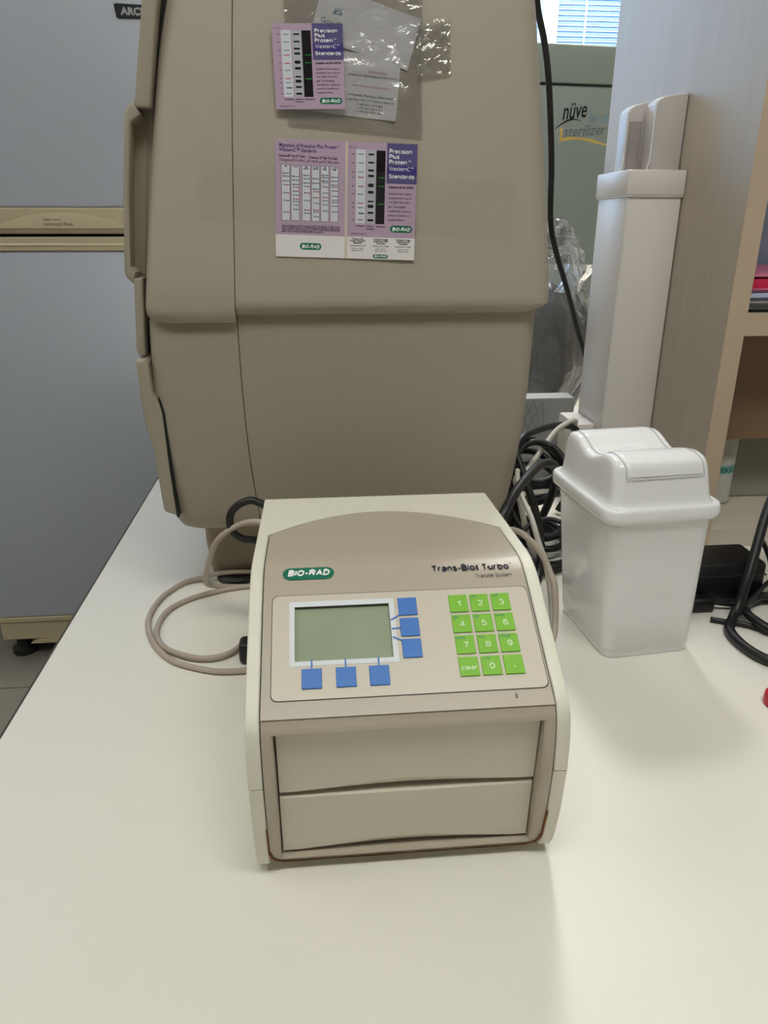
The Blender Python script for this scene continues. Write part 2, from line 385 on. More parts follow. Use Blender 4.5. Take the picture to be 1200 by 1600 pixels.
up.grid(nx, 2, lambda i, j: FS(xs[i], arc(xs[i]), .0010 - .003 * j))          # lip of the cream top against the fascia
up.box(-.0966, .0966, YB - .004, YB + .0008, SEAM, .1832)
up.open = True
upo = up.build('upper_housing', CREAM, mach, smooth=30, world=False)
lo.box(-.0966, .0966, YB - .004, YB + .0010, ZB, SEAM); lo.box(-.0966, .0966, .02, YB - .004, ZB, ZB + .006)
lo.grid(21, 5, lambda i, j: (-.0966 + .1932 * i / 20, [.024, .0165, .0125, .008, .0145][j], [ZB, ZB + .0008, ZB + .003, ZB + .0062, ZB + .0066][j]))
lo.open = True
lo.build('lower_housing', CREAM, mach, smooth=30, world=False)
MB().box(-.0955, .0955, .03, YB - .004, .012, .128).build('chassis', DARK, mach, world=False)
for x in (-.085, .085):
    for y in (.04, .23): MB().lathe([(.007, 0), (.008, .001), (.008, .0055)], (x, y, 0), 16).build('foot', BLACK, mach, world=False)
# fascia: sloping face, rounded lip, frame round the drawer opening
SCR = (-.0732, -.0072, .0394, .0815)     # screen window
fxs = sorted(set([-.0950 + .1900 * i / 30 for i in range(31)] + [SCR[0], SCR[1]])); fss = [0, .004, .01, .02, .03, SCR[2], .05, .06, .07, SCR[3]] + [.086 + .004 * k for k in range(16)]
T0 = fss[-1]; NR = 12
def fs_row(i, j):
    x = fxs[i]
    return FS(x, fss[j]) if j < len(fss) else FS(x, T0 + (arc(x) - .0004 - T0) * (j - len(fss) + 1) / NR)
fa = MB()
def inscr(i, j): return j + 1 < len(fss) and SCR[0] - 1e-6 <= fxs[i] and fxs[i + 1] <= SCR[1] + 1e-6 and SCR[2] - 1e-6 <= fss[j] and fss[j + 1] <= SCR[3] + 1e-6
fa.grid(len(fxs), len(fss) + NR, fs_row, inscr)
OX, OZ0, OZ1 = .0880, .0138, .1236
gx = [-.0950, -.0935, -.0910, -.0895] + [-OX + 2 * OX * i / 16 for i in range(17)] + [.0895, .0910, .0935, .0950]
gz = [.1345, .1338, .1326, .1310, .1292, .1272, .1252, OZ1] + [OZ1 - (OZ1 - OZ0) * k / 10 for k in range(1, 11)] + [.0122, .0105, .0086]
def gp(i, j):
    z = gz[j]; x = gx[i]
    lim = .0950 if z > .022 else .0950 - .012 * (1 - math.sqrt(max(0, 1 - ((.022 - z) / .0136) ** 2)))
    x = max(-lim, min(lim, x))
    if j == 0: return FS(x, 0)
    inner = max(0, 1 - max(0, abs(x) - OX) / .003) if OZ0 - .001 < z < OZ1 + .0005 else 0
    return (x, bow(z) + .0016 * min(1, (.1345 - z) / .003) + .0022 * inner ** 2, z)
fa.grid(len(gx), len(gz), gp, lambda i, j: -OX - 1e-6 <= gx[i] and gx[i + 1] <= OX + 1e-6 and OZ0 - 1e-6 <= gz[j + 1] and gz[j] <= OZ1 + 1e-6)
zz = [OZ0 + (OZ1 - OZ0) * k / 10 for k in range(11)]
for sg in (-1, 1): fa.grid(2, 11, lambda i, j: (sg * (OX - .0014 * i), (bow(zz[j]) + .0038) * (1 - i) + .024 * i, zz[j]))
for zc in (OZ0, OZ1): fa.grid(17, 2, lambda i, j: ((-OX + 2 * OX * i / 16), (bow(zc) + .0038) * (1 - j) + .024 * j, zc))
fa.grid(2, 2, lambda i, j: (-OX + 2 * OX * i, .024, OZ0 + (OZ1 - OZ0) * j))
fa.open = True
fao = fa.build('fascia', TAUPE, mach, smooth=32, world=False)
# rust line that has crept out of the joint round the drawer frame
ru = mat('rust_stain', (126, 78, 34), .8, var=.5, vscale=160)
rs = MB(); path = []
for k in range(9): path.append((-.0956, .05 - .028 * k / 8))
for k in range(1, 9): a = R(90 * k / 8); path.append((-.0956 + .0125 * (1 - math.cos(a)), .022 - .0135 * math.sin(a)))
path += [(-.083 + .166 * k / 20, .0084) for k in range(1, 20)]
path += [(-x, z) for x, z in path[16::-1]]
secs = []
for k, (x, z) in enumerate(path):
    w = .00035 + .00035 * max(0, noise.noise((x * 60, z * 60, 3)))
    secs.append([(x - w, bow(z) + .0016, z - w), (x + w, bow(z) + .0016, z - w), (x + w, bow(z) - .0002, z + w), (x - w, bow(z) - .0002, z + w)])
rs.loft(secs).build('rust_line', ru, mach, world=False)
# drawers with scooped grips
def drawer(z0, z1, cx):
    w = .0866; n = 49; m = MB(); Y0 = .0
    A = lambda x: .0062 * max(0, math.cos(x / w * math.pi / 2 * 1.14)) ** 1.3 if abs(x) < w * .877 else 0
    rows = []
    def row(fz, fy): rows.append([(cx + (-w + 2 * w * i / (n - 1)), fy(-w + 2 * w * i / (n - 1)), fz(-w + 2 * w * i / (n - 1))) for i in range(n)])
    row(lambda x: z0 + .0002, lambda x: Y0 + .011)
    row(lambda x: z0 + .0002 + A(x) * .12, lambda x: Y0 + .0010 + A(x) * .42)
    row(lambda x: z0 + .0010 + A(x), lambda x: Y0)
    row(lambda x: z0 + .0014 + A(x), lambda x: Y0 - .0003)
    for k in range(1, 6): row(lambda x, k=k: z0 + .0014 + A(x) + (z1 - .0012 - z0 - .0014 - A(x)) * k / 5, lambda x: Y0 - .0003)
    row(lambda x: z1, lambda x: Y0 + .0010); row(lambda x: z1, lambda x: Y0 + .011)
    for q in rows: q[:] = [(x, y + .0110 - .0088 * (z - .014) / .107, z) for x, y, z in q]      # the fronts lean back towards the foot
    m.grid(n, len(rows), lambda i, j: rows[j][i])
    for i in (0, n - 1):
        m.grid(2, len(rows), lambda a, j: (rows[j][i][0], rows[j][i][1] + (.011 if a else 0), rows[j][i][2]))
    m.open = True
    return m.build('drawer', CREAM_D, mach, smooth=28, world=False)
CREAM_D = mat('drawer_plastic', (212, 205, 188), .42, bump=.08, bscale=1800)
drawer(.0702, .1231, .0002); drawer(.0152, .0672, .0)
# membrane keypad sheet
MEM = mat('membrane_sheet', (207, 198, 181), .38, bump=.05, bscale=900)
m0, m1, mx0, mx1, rc = .0122, .0911, -.0885, .0935, .0045
def memb(grow, off, name, m, hole):
    b = MB(); a0, a1 = m0 - grow, m1 + grow
    ss = [a0 + d for d in (0, .0004, .0010, .0018, .003, .0045)] + [.02, .03, SCR[2], .05, .06, .07, SCR[3]] + [a1 - d for d in (.0045, .003, .0018, .0010, .0004, 0)]
    xx = [mx0 - grow, mx0 + .0045, SCR[0]] + [SCR[0] + (SCR[1] - SCR[0]) * k / 4 for k in range(1, 5)] + [.02, .05, mx1 - .0045, mx1 + grow]
    def f(i, j):
        s = ss[j]; e = min(s - a0, a1 - s); cut = rc - math.sqrt(max(0, rc * rc - (rc - e) ** 2)) if e < rc else 0
        x = xx[i]
        if i == 0: x += cut
        if i == len(xx) - 1: x -= cut
        return FS(x, s, off)
    b.grid(len(xx), len(ss), f, (lambda i, j: SCR[0] - 1e-6 <= xx[i] and xx[i + 1] <= SCR[1] + 1e-6 and SCR[2] - 1e-6 <= ss[j] and ss[j + 1] <= SCR[3] + 1e-6))
    b.open = True
    return b.build(name, m, mach, smooth='all', world=False)
memb(.0005, .00025, 'membrane_edge', mat('brown_gap', (58, 50, 42), .7), True)
mem = memb(0, .0005, 'control_panel', MEM, True)
b = MB(); fx0, fx1, f0, f1 = -.0768, -.0036, .0358, .0857
on = lambda off: (lambda x, s: FS(x, s, off))
for q in ((fx0, f0, fx1, SCR[2]), (fx0, SCR[3], fx1, f1), (fx0, SCR[2], SCR[0], SCR[3]), (SCR[1], SCR[2], fx1, SCR[3])): rect(b, on(.0007), *q)
b.build('screen_border', mat('print_white', (226, 230, 232), .4), mach, world=False)
b = MB()
for (xa, sa), (xb, sb) in (((SCR[0], SCR[2]), (SCR[1], SCR[2])), ((SCR[1], SCR[2]), (SCR[1], SCR[3])), ((SCR[1], SCR[3]), (SCR[0], SCR[3])), ((SCR[0], SCR[3]), (SCR[0], SCR[2]))):
    b.quad(FS(xa, sa, .0007), FS(xb, sb, .0007), FS(xb, sb, -.0022), FS(xa, sa, -.0022))
b.build('screen_well', mat('well_grey', (96, 92, 88), .6), mach, world=False)
b = MB(); b.quad(*[FS(x, s, -.0020) for x, s in ((SCR[0], SCR[2]), (SCR[1], SCR[2]), (SCR[1], SCR[3]), (SCR[0], SCR[3]))])
b.build('screen', mat('lcd_green_grey', (150, 162, 134), .22, .6, var=.06, vscale=25), mach, world=False)['label'] = 'blank green-grey liquid crystal screen'
BLUE = mat('key_blue', (52, 116, 196), .45); GREEN = mat('key_green', (124, 190, 34), .45); KEYINK = mat('key_ink_pale', (214, 238, 190), .5); KEYDARK = mat('key_ink_blue', (22, 104, 110), .5)
def key(name, x0, s0, w, h, m):
    b = MB(); b.box(x0, x0 + w, s0 - h, s0, 0, .0009, bev=.0003, seg=1, fn=lambda c: FS(c.x, c.y, .0006 + c.z)); return b.build(name, m, mach, world=False)
def bar(b, x0, s0, x1, s1, w):
    d = Vector((x1 - x0, s1 - s0)).normalized(); n = Vector((-d.y, d.x)) * w / 2
    b.quad(*[FS(px, ps, .0011) for px, ps in ((x0 - n.x, s0 - n.y), (x1 - n.x, s1 - n.y), (x1 + n.x, s1 + n.y), (x0 + n.x, s0 + n.y))])
for k, (x, s, ln) in enumerate(((-.0008, .0851, ((-.0069, .0677), (-.0006, .0713))), (-.0008, .0686, ((-.0067, .0608), (-.0006, .0612))), (-.0008, .0523, ((-.0066, .0545), (-.0005, .0514))),
                     (-.0688, .0335, ((-.0621, .0398), (-.0621, .0330))), (-.0463, .0336, ((-.0397, .0398), (-.0397, .0330))), (-.0243, .0336, ((-.0176, .0398), (-.0176, .0330))))):
    ko = key('function_key', x, s, .0132, .0142, BLUE)
    b = MB(); bar(b, *ln[0], *ln[1], .0011); b.build('leader_line', BLUE, ko, world=False)
names = [('1', ''), ('2', 'abc'), ('3', 'def'), ('4', 'ghi'), ('5', 'jkl'), ('6', 'mno'), ('7', 'pqrs'), ('8', 'tuv'), ('9', 'wxyz'), ('clear', ''), ('0', '+-%'), ('.', '')]
for k, (big, small) in enumerate(names):
    x = .0356 + .01525 * (k % 3) + .0001 * (k // 3); s = .0856 - .01635 * (k // 3)
    ko = key('number_key', x, s, .0132, .0141, GREEN)
    b = MB(); sz = .0064 if big != 'clear' else .0048
    put(b, on(.0017), big, x + (.0070 if big != 'clear' else .0067), s - .0098, sz if big != '.' else .009, align='CENTER', wt=.125 if big != '.' else .17, width=.0105 if big == 'clear' else None)
    b.build('lettering', KEYINK, ko, world=False)
    if small:
        b = MB(); put(b, on(.0017), small, x + .0010, s - .0030, .0034, bold=.0); b.build('small_lettering', KEYDARK, ko, world=False)
b = MB(); pill(b, on(.0006), -.0632, .1115, .0372, .0128); lg = b.build('maker_badge', GREENLOGO, mach, world=False, smooth='all')
b = MB(); put(b, on(.0009), 'BIO-RAD', -.0632, .1083, .0090, align='CENTER', wt=.19, shear=.22, width=.0305); b.build('lettering', INKW, lg, world=False)
b = MB(); put(b, on(.0006), 'Trans-Blot', .0272, .1075, .0096, wt=.165, width=.0345); put(b, on(.0006), 'Turbo', .0645, .1075, .0096, wt=.165, width=.0200)
put(b, on(.0006), '®', .0622, .1130, .0020); put(b, on(.0006), '™', .0847, .1120, .0034)
b.build('name_lettering', mat('print_navy', (50, 50, 62), .5), mach, world=False)
b = MB(); put(b, on(.0006), 'Transfer System', .0585, .1003, .0052, wt=.085, width=.0268); b.build('subtitle_lettering', mat('print_grey', (78, 76, 82), .5), mach, world=False)
b = MB(); dr = [(.0009 * math.cos(R(a)), .0009 * math.sin(R(a))) for a in range(150, 391, 20)] + [(0, .0030)]
b.add([FS(.0707 + p, .0066 + q, .0005) for p, q in dr], [tuple(range(len(dr)))]); b.build('drop_mark', mat('print_brown', (96, 76, 58), .5), mach, world=False)
b = MB(); b.add([FS(.0708 + .00045 * math.cos(a * math.pi / 4), .0067 + .00045 * math.sin(a * math.pi / 4), .0007) for a in range(8)], [tuple(range(8))]); b.build('drop_mark_centre', MEM, mach, world=False)

# ------------------------------------------------------------------ imaging cabinet behind it
inst = thing('imaging_cabinet', 'tall beige textured imaging cabinet with printed cards taped to its side', 'instrument', (.04, 1.0, 0))
XL = [(.09, -.162), (.10, -.168), (.112, -.1715), (.13, -.1724), (.196, -.175), (.267, -.1768), (.34, -.1735), (.371, -.170), (.455, -.159), (.537, -.1462), (.576, -.1395), (.613, -.1314), (.70, -.108), (.80, -.07)]
XR = [(.09, .214), (.11, .221), (.13, .2244), (.193, .2317), (.245, .2354), (.295, .2368), (.335, .2380)]
XRU = [(.339, .243), (.346, .2485), (.368, .2485), (.456, .240), (.542, .231), (.621, .2221), (.70, .208), (.80, .17)]
SM = [(.09, -.070), (.136, -.0734), (.196, -.078), (.267, -.080), (.34, -.0802), (.51, -.0727), (.612, -.0662), (.80, -.045)]
YF = 1.50  # unseen far side, set deep so the cabinet shades the column's left face
yup = lambda z: .775 + .11 * (z - .345)
def ylow(z): return lerp([(.09, .822), (.097, .809), (.11, .801), (.15, .793), (.22, .788), (.30, .787), (.34, .789)], z)
zu = [.3385, .3405, .3435, .348, .355] + [.38 + .03 * k for k in range(12)] + [.73, .75, .765, .775]
ins = lambda z: .012 * max(0, (.350 - z) / .0115) ** 2 if z < .35 else (0 if z < .73 else ((z - .73) / .045) ** 2 * .05)
b = MB(); b.loft([rr(lerp(SM, z) + .0002, lerp(XRU, z) - ins(z), yup(z) + ins(z), YF - ins(z), z, (.0008, .022, .03, .001)) for z in zu])
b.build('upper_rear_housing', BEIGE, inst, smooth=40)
zl = [.090, .0925, .097, .103, .11, .125, .15, .18, .22, .26, .30, .335, .3395]
b = MB(); b.loft([rr(lerp(SM, z) + .0002, lerp(XR, z), ylow(z), YF - .01, z, (.0008, .020, .03, .001)) for z in zl])
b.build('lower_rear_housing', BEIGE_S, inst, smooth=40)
zuf = [.332, .3335, .336, .340, .347] + [.38 + .03 * k for k in range(12)] + [.73, .75, .765, .775]
insf = lambda z: .0075 * max(0, (.345 - z) / .013) ** 1.5 if z < .345 else (0 if z < .73 else ((z - .73) / .045) ** 2 * .05)
b = MB(); b.loft([rr(lerp(XL, z) + insf(z) * .6, lerp(SM, z) - .0003, yup(z) - .0006 + insf(z), YF - insf(z), z, (.026, .0008, .001, .03)) for z in zuf])
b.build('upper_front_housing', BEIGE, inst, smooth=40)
zlf = [.090, .0925, .097, .103, .11, .125, .15, .18, .22, .26, .30, .325, .333]
b = MB(); b.loft([rr(lerp(XL, z) + .0012, lerp(SM, z) - .0003, ylow(z) - .001, YF - .01, z, (.022, .0008, .001, .03)) for z in zlf])
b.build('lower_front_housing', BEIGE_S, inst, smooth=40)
# upper door: slab, with a pull handle standing proud of it
dout = [(-.105, .765), (-.1295, .69), (-.1462, .6154), (-.1541, .5776), (-.1616, .5384), (-.1646, .5250), (-.1740, .4549), (-.1830, .3705), (-.1885, .3024), (-.1865, .2962)]
din = [(-.1800, .2955), (-.1770, .33), (-.1742, .3705), (-.1625, .455), (-.1493, .5385), (-.1425, .5779), (-.1352, .6157), (-.118, .69), (-.093, .765)]
din = [(-.1800, .2955), (-.1770, .33), (-.1742, .3705), (-.1608, .455), (-.1470, .5385), (-.1398, .5779), (-.1322, .6157), (-.115, .69), (-.090, .765)]
ox = lambda z: lerp(sorted((q[1], q[0]) for q in dout), z); ix = lambda z: lerp(sorted((q[1], q[0]) for q in din), z)
def slab(z0, z1, y0, bev):
    zs = sorted({z0, z1} | {q[1] for q in dout + din if z0 < q[1] < z1})
    return [(ox(z), z) for z in zs] + [(ix(z), z) for z in zs[::-1]], 'y', y0, 1.19, bev, 3
m_ = MB(); m_.prism(*slab(.2958, .3740, .803, .0022)); m_.prism(*slab(.3730, .5290, .826, 0)); m_.prism(*slab(.5280, .765, .803, .0022))
dr_o = m_.build('upper_door', BEIGE_S, inst, smooth=35)
h = MB()
hp_out = [(-.1640, .5335), (-.1712, .5275), (-.1738, .5221), (-.1830, .4549), (-.1912, .3799), (-.1900, .3755), (-.1830, .3685)]
hp_in = [(-.1800, .3800), (-.1846, .3850), (-.1772, .4549), (-.1680, .5160), (-.1590, .5220)]
h.prism(hp_out + hp_in, 'y', .803, 1.10, bev=.0022, seg=3); h.build('door_handle', BEIGE_S, dr_o, smooth=35)
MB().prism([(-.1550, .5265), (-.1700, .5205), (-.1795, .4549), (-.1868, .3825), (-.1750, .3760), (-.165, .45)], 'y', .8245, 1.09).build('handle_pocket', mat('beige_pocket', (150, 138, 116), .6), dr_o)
MB().prism([(-.1790, .2990), (-.1755, .33), (-.1728, .3705), (-.1598, .455), (-.1458, .5385), (-.1386, .5779), (-.1308, .6157), (-.114, .69), (-.108, .69), (-.126, .6157), (-.141, .5385), (-.155, .455), (-.168, .3705), (-.170, .2990)], 'y', .818, 1.18).build('door_gasket', BLACK, inst)
lw = [(-.1876, .2932), (-.1880, .2821), (-.1872, .2438), (-.1848, .2187), (-.1803, .1989), (-.1792, .1705), (-.1768, .1270), (-.1752, .1235), (-.1612, .1178), (-.1625, .1776), (-.1641, .2362), (-.1670, .2491), (-.1750, .2600), (-.1758, .2905), (-.1790, .2940)]
MB().prism(lw, 'y', .7900, 1.18, bev=.0035, seg=3).build('lower_door', BEIGE_S, inst, smooth=35)
b = MB(); b.prism([(-.1603, .1172), (-.1618, .178), (-.1634, .2366), (-.1663, .2496), (-.169, .2540), (-.166, .2366), (-.165, .178), (-.1625, .1172)], 'y', .7896, 1.15); b.build('door_gap', DARK, inst)
b = MB(); b.loft([rr(-.1475 + .006 * max(0, (.05 - z) / .05) + .0, .20, .866, 1.15, z, (.012,) * 4) for z in (.009, .02, .05, .092)]); b.build('pedestal', mat('pedestal_beige', (146, 132, 112), .55), inst, smooth=40)
for x, y in ((-.110, .869), (.165, .869), (-.113, 1.12), (.165, 1.12)):
    MB().lathe([(.024, 0), (.026, .002), (.026, .007), (.022, .0095)], (x, y, 0), 28).build('foot', BLACK, inst)

# ------------------------------------------------------------------ printed cards, pouch and tape on the cabinet side
tv = Vector((0, .1093, .994)); nv = Vector((0, -.994, .1093)); FO = Vector((0, .775, .345))
def face(x, s, off): return FO + Vector((x, 0, 0)) + tv * s + nv * off
MAUVE = mat('print_mauve', (184, 160, 181), .35); PURPLE = mat('print_purple', (92, 84, 130), .35); INDIGO = mat('print_indigo', (70, 58, 126), .35)
PAPER = mat('white_card', (228, 224, 222), .4); GELW = mat('print_gel_white', (212, 214, 220), .4); GELG = mat('print_gel_grey', (182, 182, 190), .4); GELB = mat('print_gel_black', (20, 16, 20), .4)
BANDK = mat('print_band_black', (22, 20, 24), .5); BANDG = mat('print_band_green', (52, 148, 66), .5); BANDB = mat('print_band_blue', (66, 100, 146), .5); BANDR = mat('print_band_red', (176, 60, 92), .5)
INKP = mat('print_violet_ink', (78, 62, 118), .5); INKM = mat('print_maroon_ink', (52, 30, 50), .5); LANELINE = mat('print_lane_outline', (120, 104, 124), .5)
def sheet(name, w, h, fn, m, parent=None, nx=6, ny=6, thick=.0004):
    b = MB()
    b.grid(nx, ny, lambda i, j: fn(w * i / (nx - 1), h * j / (ny - 1), 0)); k = nx * ny
    b.grid(nx, ny, lambda i, j: fn(w * i / (nx - 1), h * j / (ny - 1), -thick))
    edge = [i for i in range(nx)] + [j * nx + nx - 1 for j in range(1, ny)] + [ny * nx - 1 - i for i in range(1, nx)] + [j * nx for j in range(ny - 2, 0, -1)]
    for a, c in zip(edge, edge[1:] + edge[:1]): b.f.append((a, c, c + k, a + k))
    return b.build(name, m, parent, smooth=30)
def frame2d(x, s, rot, base):
    c, q = math.cos(rot), math.sin(rot)
    return lambda a, b, off=0: face(x + c * a - q * b, s + q * a + c * b, base + off)
def gel_card(P, w, h, root):
    """the standards card; a, b from its top left corner as fractions (b downwards)"""
    X = lambda u: u * w; Y = lambda v: h - v * h
    def part(name, m, off, rects, pills=()):
        b = MB(); fn = lambda a, c: P(a, c, off)
        for u0, v0, u1, v1 in rects: rect(b, fn, X(u0), Y(v1), X(u1), Y(v0))
        for u0, v0, u1, v1 in pills: pill(b, fn, X((u0 + u1) / 2), Y((v0 + v1) / 2), X(u1 - u0), (v1 - v0) * h, 6)
        return b.build(name, m, root)
    def txt(name, m, off, rows):
        b = MB(); fn = lambda a, c: P(a, c, off)
        for t in rows: put(b, fn, t[0], X(t[1]), Y(t[2]), t[3] * h, **t[4])
        return b.build(name, m, root)
    part('title_block', PURPLE, .00008, [(.565, 0, 1, .235), (.565, .328, 1, .42)])
    part('title_band', INDIGO, .00008, [(.565, .235, 1, .328)])
    txt('title_lettering', INKW, .00016, [('Precision', .598, .105, .062, dict(wt=.14, width=.325 * w)), ('Plus', .598, .160, .062, dict(wt=.14, width=.145 * w)), ('Protein', .598, .216, .062, dict(wt=.14, width=.255 * w)), ('™', .865, .20, .04, {}),
        ('WesternC', .598, .285, .060, dict(wt=.085, width=.30 * w)), ('™', .905, .27, .04, {}), ('Standards', .598, .365, .062, dict(wt=.14, width=.365 * w))])
    part('stained_lane', GELW, .00008, [(.125, .075, .262, .855)]); part('blot_lane', GELG, .00008, [(.278, .075, .405, .855)]); part('fluorescent_lane', GELB, .00008, [(.415, .080, .545, .855)])
    vs = [.125, .215, .31, .365, .460, .543, .638, .685, .748, .815]
    blue = [(.152, v - .004, .235, v + .004) for k, v in enumerate(vs) if k in (0, 1, 2, 5, 7, 9)] + [(.165, vs[8] - .009, .25, vs[8] + .007)]
    part('blue_bands', BANDB, .00016, blue)
    part('red_bands', BANDR, .00016, [(.155, vs[k] - .005, .236, vs[k] + .005) for k in (3, 4, 6)])
    bw = [.018, .018, .022, .026, .038, .030, .018, .034, .022, .024]; bo = [.124, .208, .290, .347, .446, .518, .616, .668, .737, .817]
    part('blot_bands', BANDK, .00016, [], [(.297, v - q / 2, .385, v + q / 2) for v, q in zip(bo, bw)])
    part('green_bands', BANDG, .00016, [(.452, .358, .535, .366), (.447, .449, .537, .457), (.445, .636, .54, .646)])
    txt('weight_lettering', INKM, .00016, [('MW (kD)', .02, .062, .022, dict(width=.10 * w))] + [(t + '–', .118, v + .009, .026, dict(align='RIGHT')) for t, v in zip(('250', '150', '100', '75', '50', '37', '25', '20', '15', '10'), vs)])
    txt('lane_lettering', INK, .00016, [('Prestained', .13, .888, .020, dict(bold=.03, width=.125 * w)), ('Chemilu-', .285, .888, .020, dict(bold=.03, width=.105 * w)), ('minescent', .28, .916, .020, dict(bold=.03, width=.125 * w)), ('Fluorescent', .425, .888, .020, dict(bold=.03, width=.14 * w)), ('10008750 Rev C', .05, .975, .025, dict(width=.235 * w))])
    body = ['Sample from repre-', 'sentative lot run on', 'a 4–20% Tris-HCl', 'gel. Conjugate', 'needed for develop-', 'ment of chemilumi-', 'nescent blots.']
    wd = [.335, .335, .31, .26, .345, .325, .235]
    txt('catalog_lettering', INK, .00016, [('Catalog #161-0376', .592, .468, .034, dict(bold=.03, width=.365 * w))] + [(t, .597, .535 + .0465 * k, .034, dict(width=q * w)) for k, (t, q) in enumerate(zip(body, wd))])
    b = MB(); pill(b, lambda a, c: P(a, c, .00012), X(.795), Y(.903), .325 * w, .075 * h, 10); lg = b.build('maker_badge', GREENLOGO, root)
    b = MB(); put(b, lambda a, c: P(a, c, .0002), 'BIO-RAD', X(.795), Y(.925), .054 * h, align='CENTER', wt=.17, shear=.2, width=.265 * w); b.build('lettering', INKW, lg)
# single card over the pouch
P1 = frame2d(-.0300, .1815, R(1.0), .0058)
c1 = sheet('standards_card', .0652, .0712, P1, MAUVE, thick=.0005); tag(c1, 'small mauve gel standards card taped over the clear pouch', 'card')
gel_card(P1, .0652, .0712, c1)
# booklet opened flat: two pages side by side
BW, BH = .1380, .1068
PB = frame2d(-.0368, .0510, R(-1.9), .0012)
def curl(a, b, off=0): return PB(a, b, off + .0016 * max(0, (a - .069) / .069))
bk = thing('standards_booklet', 'open mauve and white gel standards booklet of two pages under tape', 'booklet', tuple(face(.03, .05, .001)))
pg1 = sheet('left_page', .0686, BH, lambda a, b, o: curl(a, b, o), PAPER, bk); pg2 = sheet('right_page', .0680, BH, lambda a, b, o: curl(a + .0700, b, o), PAPER, bk)
b = MB(); b.grid(4, 2, lambda i, j: curl(.0680 + .0024 * i / 3, BH * j, .00012)); b.build('fold', mat('card_fold', (206, 196, 178), .6), bk)
VW = .0206                                     # white strip at the foot
def P2(a, b, off=0): return curl(a + .0700, b + VW, off)
b = MB(); b.grid(5, 5, lambda i, j: P2(.068 * i / 4, (BH - VW) * j / 4, .00006)); pm = b.build('mauve_print', MAUVE, pg2)
gel_card(lambda a, b, off=0: P2(a, b, off + .00004), .068, BH - VW, pg2)
def P3(a, b, off=0): return curl(a, b, off)
w3 = .0686
b = MB(); b.grid(5, 5, lambda i, j: P3(w3 * i / 4, VW + (BH - VW) * j / 4, .00006)); b.build('mauve_print', MAUVE, pg1)
Xp = lambda u: u * w3; Yp = lambda v: BH - v * BH
b = MB(); F1 = lambda a, c: P3(a, c, .0002)
put(b, F1, 'Migration of Precision Plus Protein', Xp(.065), Yp(.066), .0046, bold=.02, width=.80 * w3); put(b, F1, '™', Xp(.875), Yp(.060), .003); put(b, F1, 'WesternC™ Standards', Xp(.065), Yp(.104), .0046, bold=.02, width=.52 * w3)
b.build('title_lettering', INKP, pg1)
b = MB(); put(b, F1, 'Criterion® Tris-HCl Gels', Xp(.055), Yp(.150), .0034, bold=.02, width=.365 * w3); put(b, F1, '(Tris/glycine/SDS buffer)', Xp(.06), Yp(.184), .0034, width=.36 * w3)
put(b, F1, 'Criterion XT Bis-Tris Gels', Xp(.475), Yp(.156), .0034, bold=.02, width=.40 * w3); put(b, F1, '(XT MOPS and XT MES buffer)', Xp(.445), Yp(.190), .0034, width=.46 * w3)
foot = ['Features of Criterion XT Bis-Tris gels. XT MOPS running buffer, XT MES running', 'buffer. XT MOPS buffer kit and XT MES buffer kit is optimized for best results.', 'Sample buffer for optimum results. Run at 200 V constant with 4–12% and 12%', 'gels, and corresponding buffer systems.']
for k, t in enumerate(foot): put(b, F1, t, Xp(.09), Yp(.735 + .0165 * k), .0022, bold=.02, width=(.83 if k < 3 else .60) * w3)
cols = [(.095, .205), (.230, .338), (.385, .495), (.520, .625), (.650, .755), (.785, .890)]
heads = [('10%', ''), ('4–20%', ''), ('10%', 'MOPS'), ('4–12%', 'MOPS'), ('10%', 'MES'), ('4–12%', 'MES')]
lad = [[(.285, '250', 0), (.310, '150', 0), (.350, '100', 0), (.382, '75', 1), (.450, '50', 1), (.515, '37', 0), (.615, '25', 1)],
       [(.310, '250', 0), (.340, '150', 0), (.378, '100', 0), (.400, '75', 1), (.433, '50', 1), (.467, '37', 0), (.500, '25', 1), (.520, '20', 0), (.552, '15', 0), (.588, '10', 0)],
       [(.298, '250', 0), (.325, '150', 0), (.362, '100', 0), (.390, '75', 1), (.445, '50', 1), (.510, '37', 0), (.590, '25', 1), (.618, '20', 0)],
       [(.322, '250', 0), (.360, '150', 0), (.410, '100', 0), (.432, '75', 1), (.482, '50', 1), (.530, '37', 0), (.588, '25', 1), (.606, '20', 0), (.645, '15', 0)],
       [(.290, '250', 0), (.310, '150', 0), (.337, '100', 0), (.352, '75', 0), (.388, '50', 1), (.440, '37', 0), (.477, '25', 1), (.505, '20', 0), (.540, '15', 0), (.592, '10', 0)],
       [(.305, '250', 0), (.337, '150', 0), (.370, '100', 0), (.388, '75', 1), (.420, '50', 1), (.465, '37', 0), (.498, '25', 1), (.518, '20', 0), (.548, '15', 0), (.598, '10', 0)]]
lane = MB(); ol = MB(); bb = MB(); rb = MB()
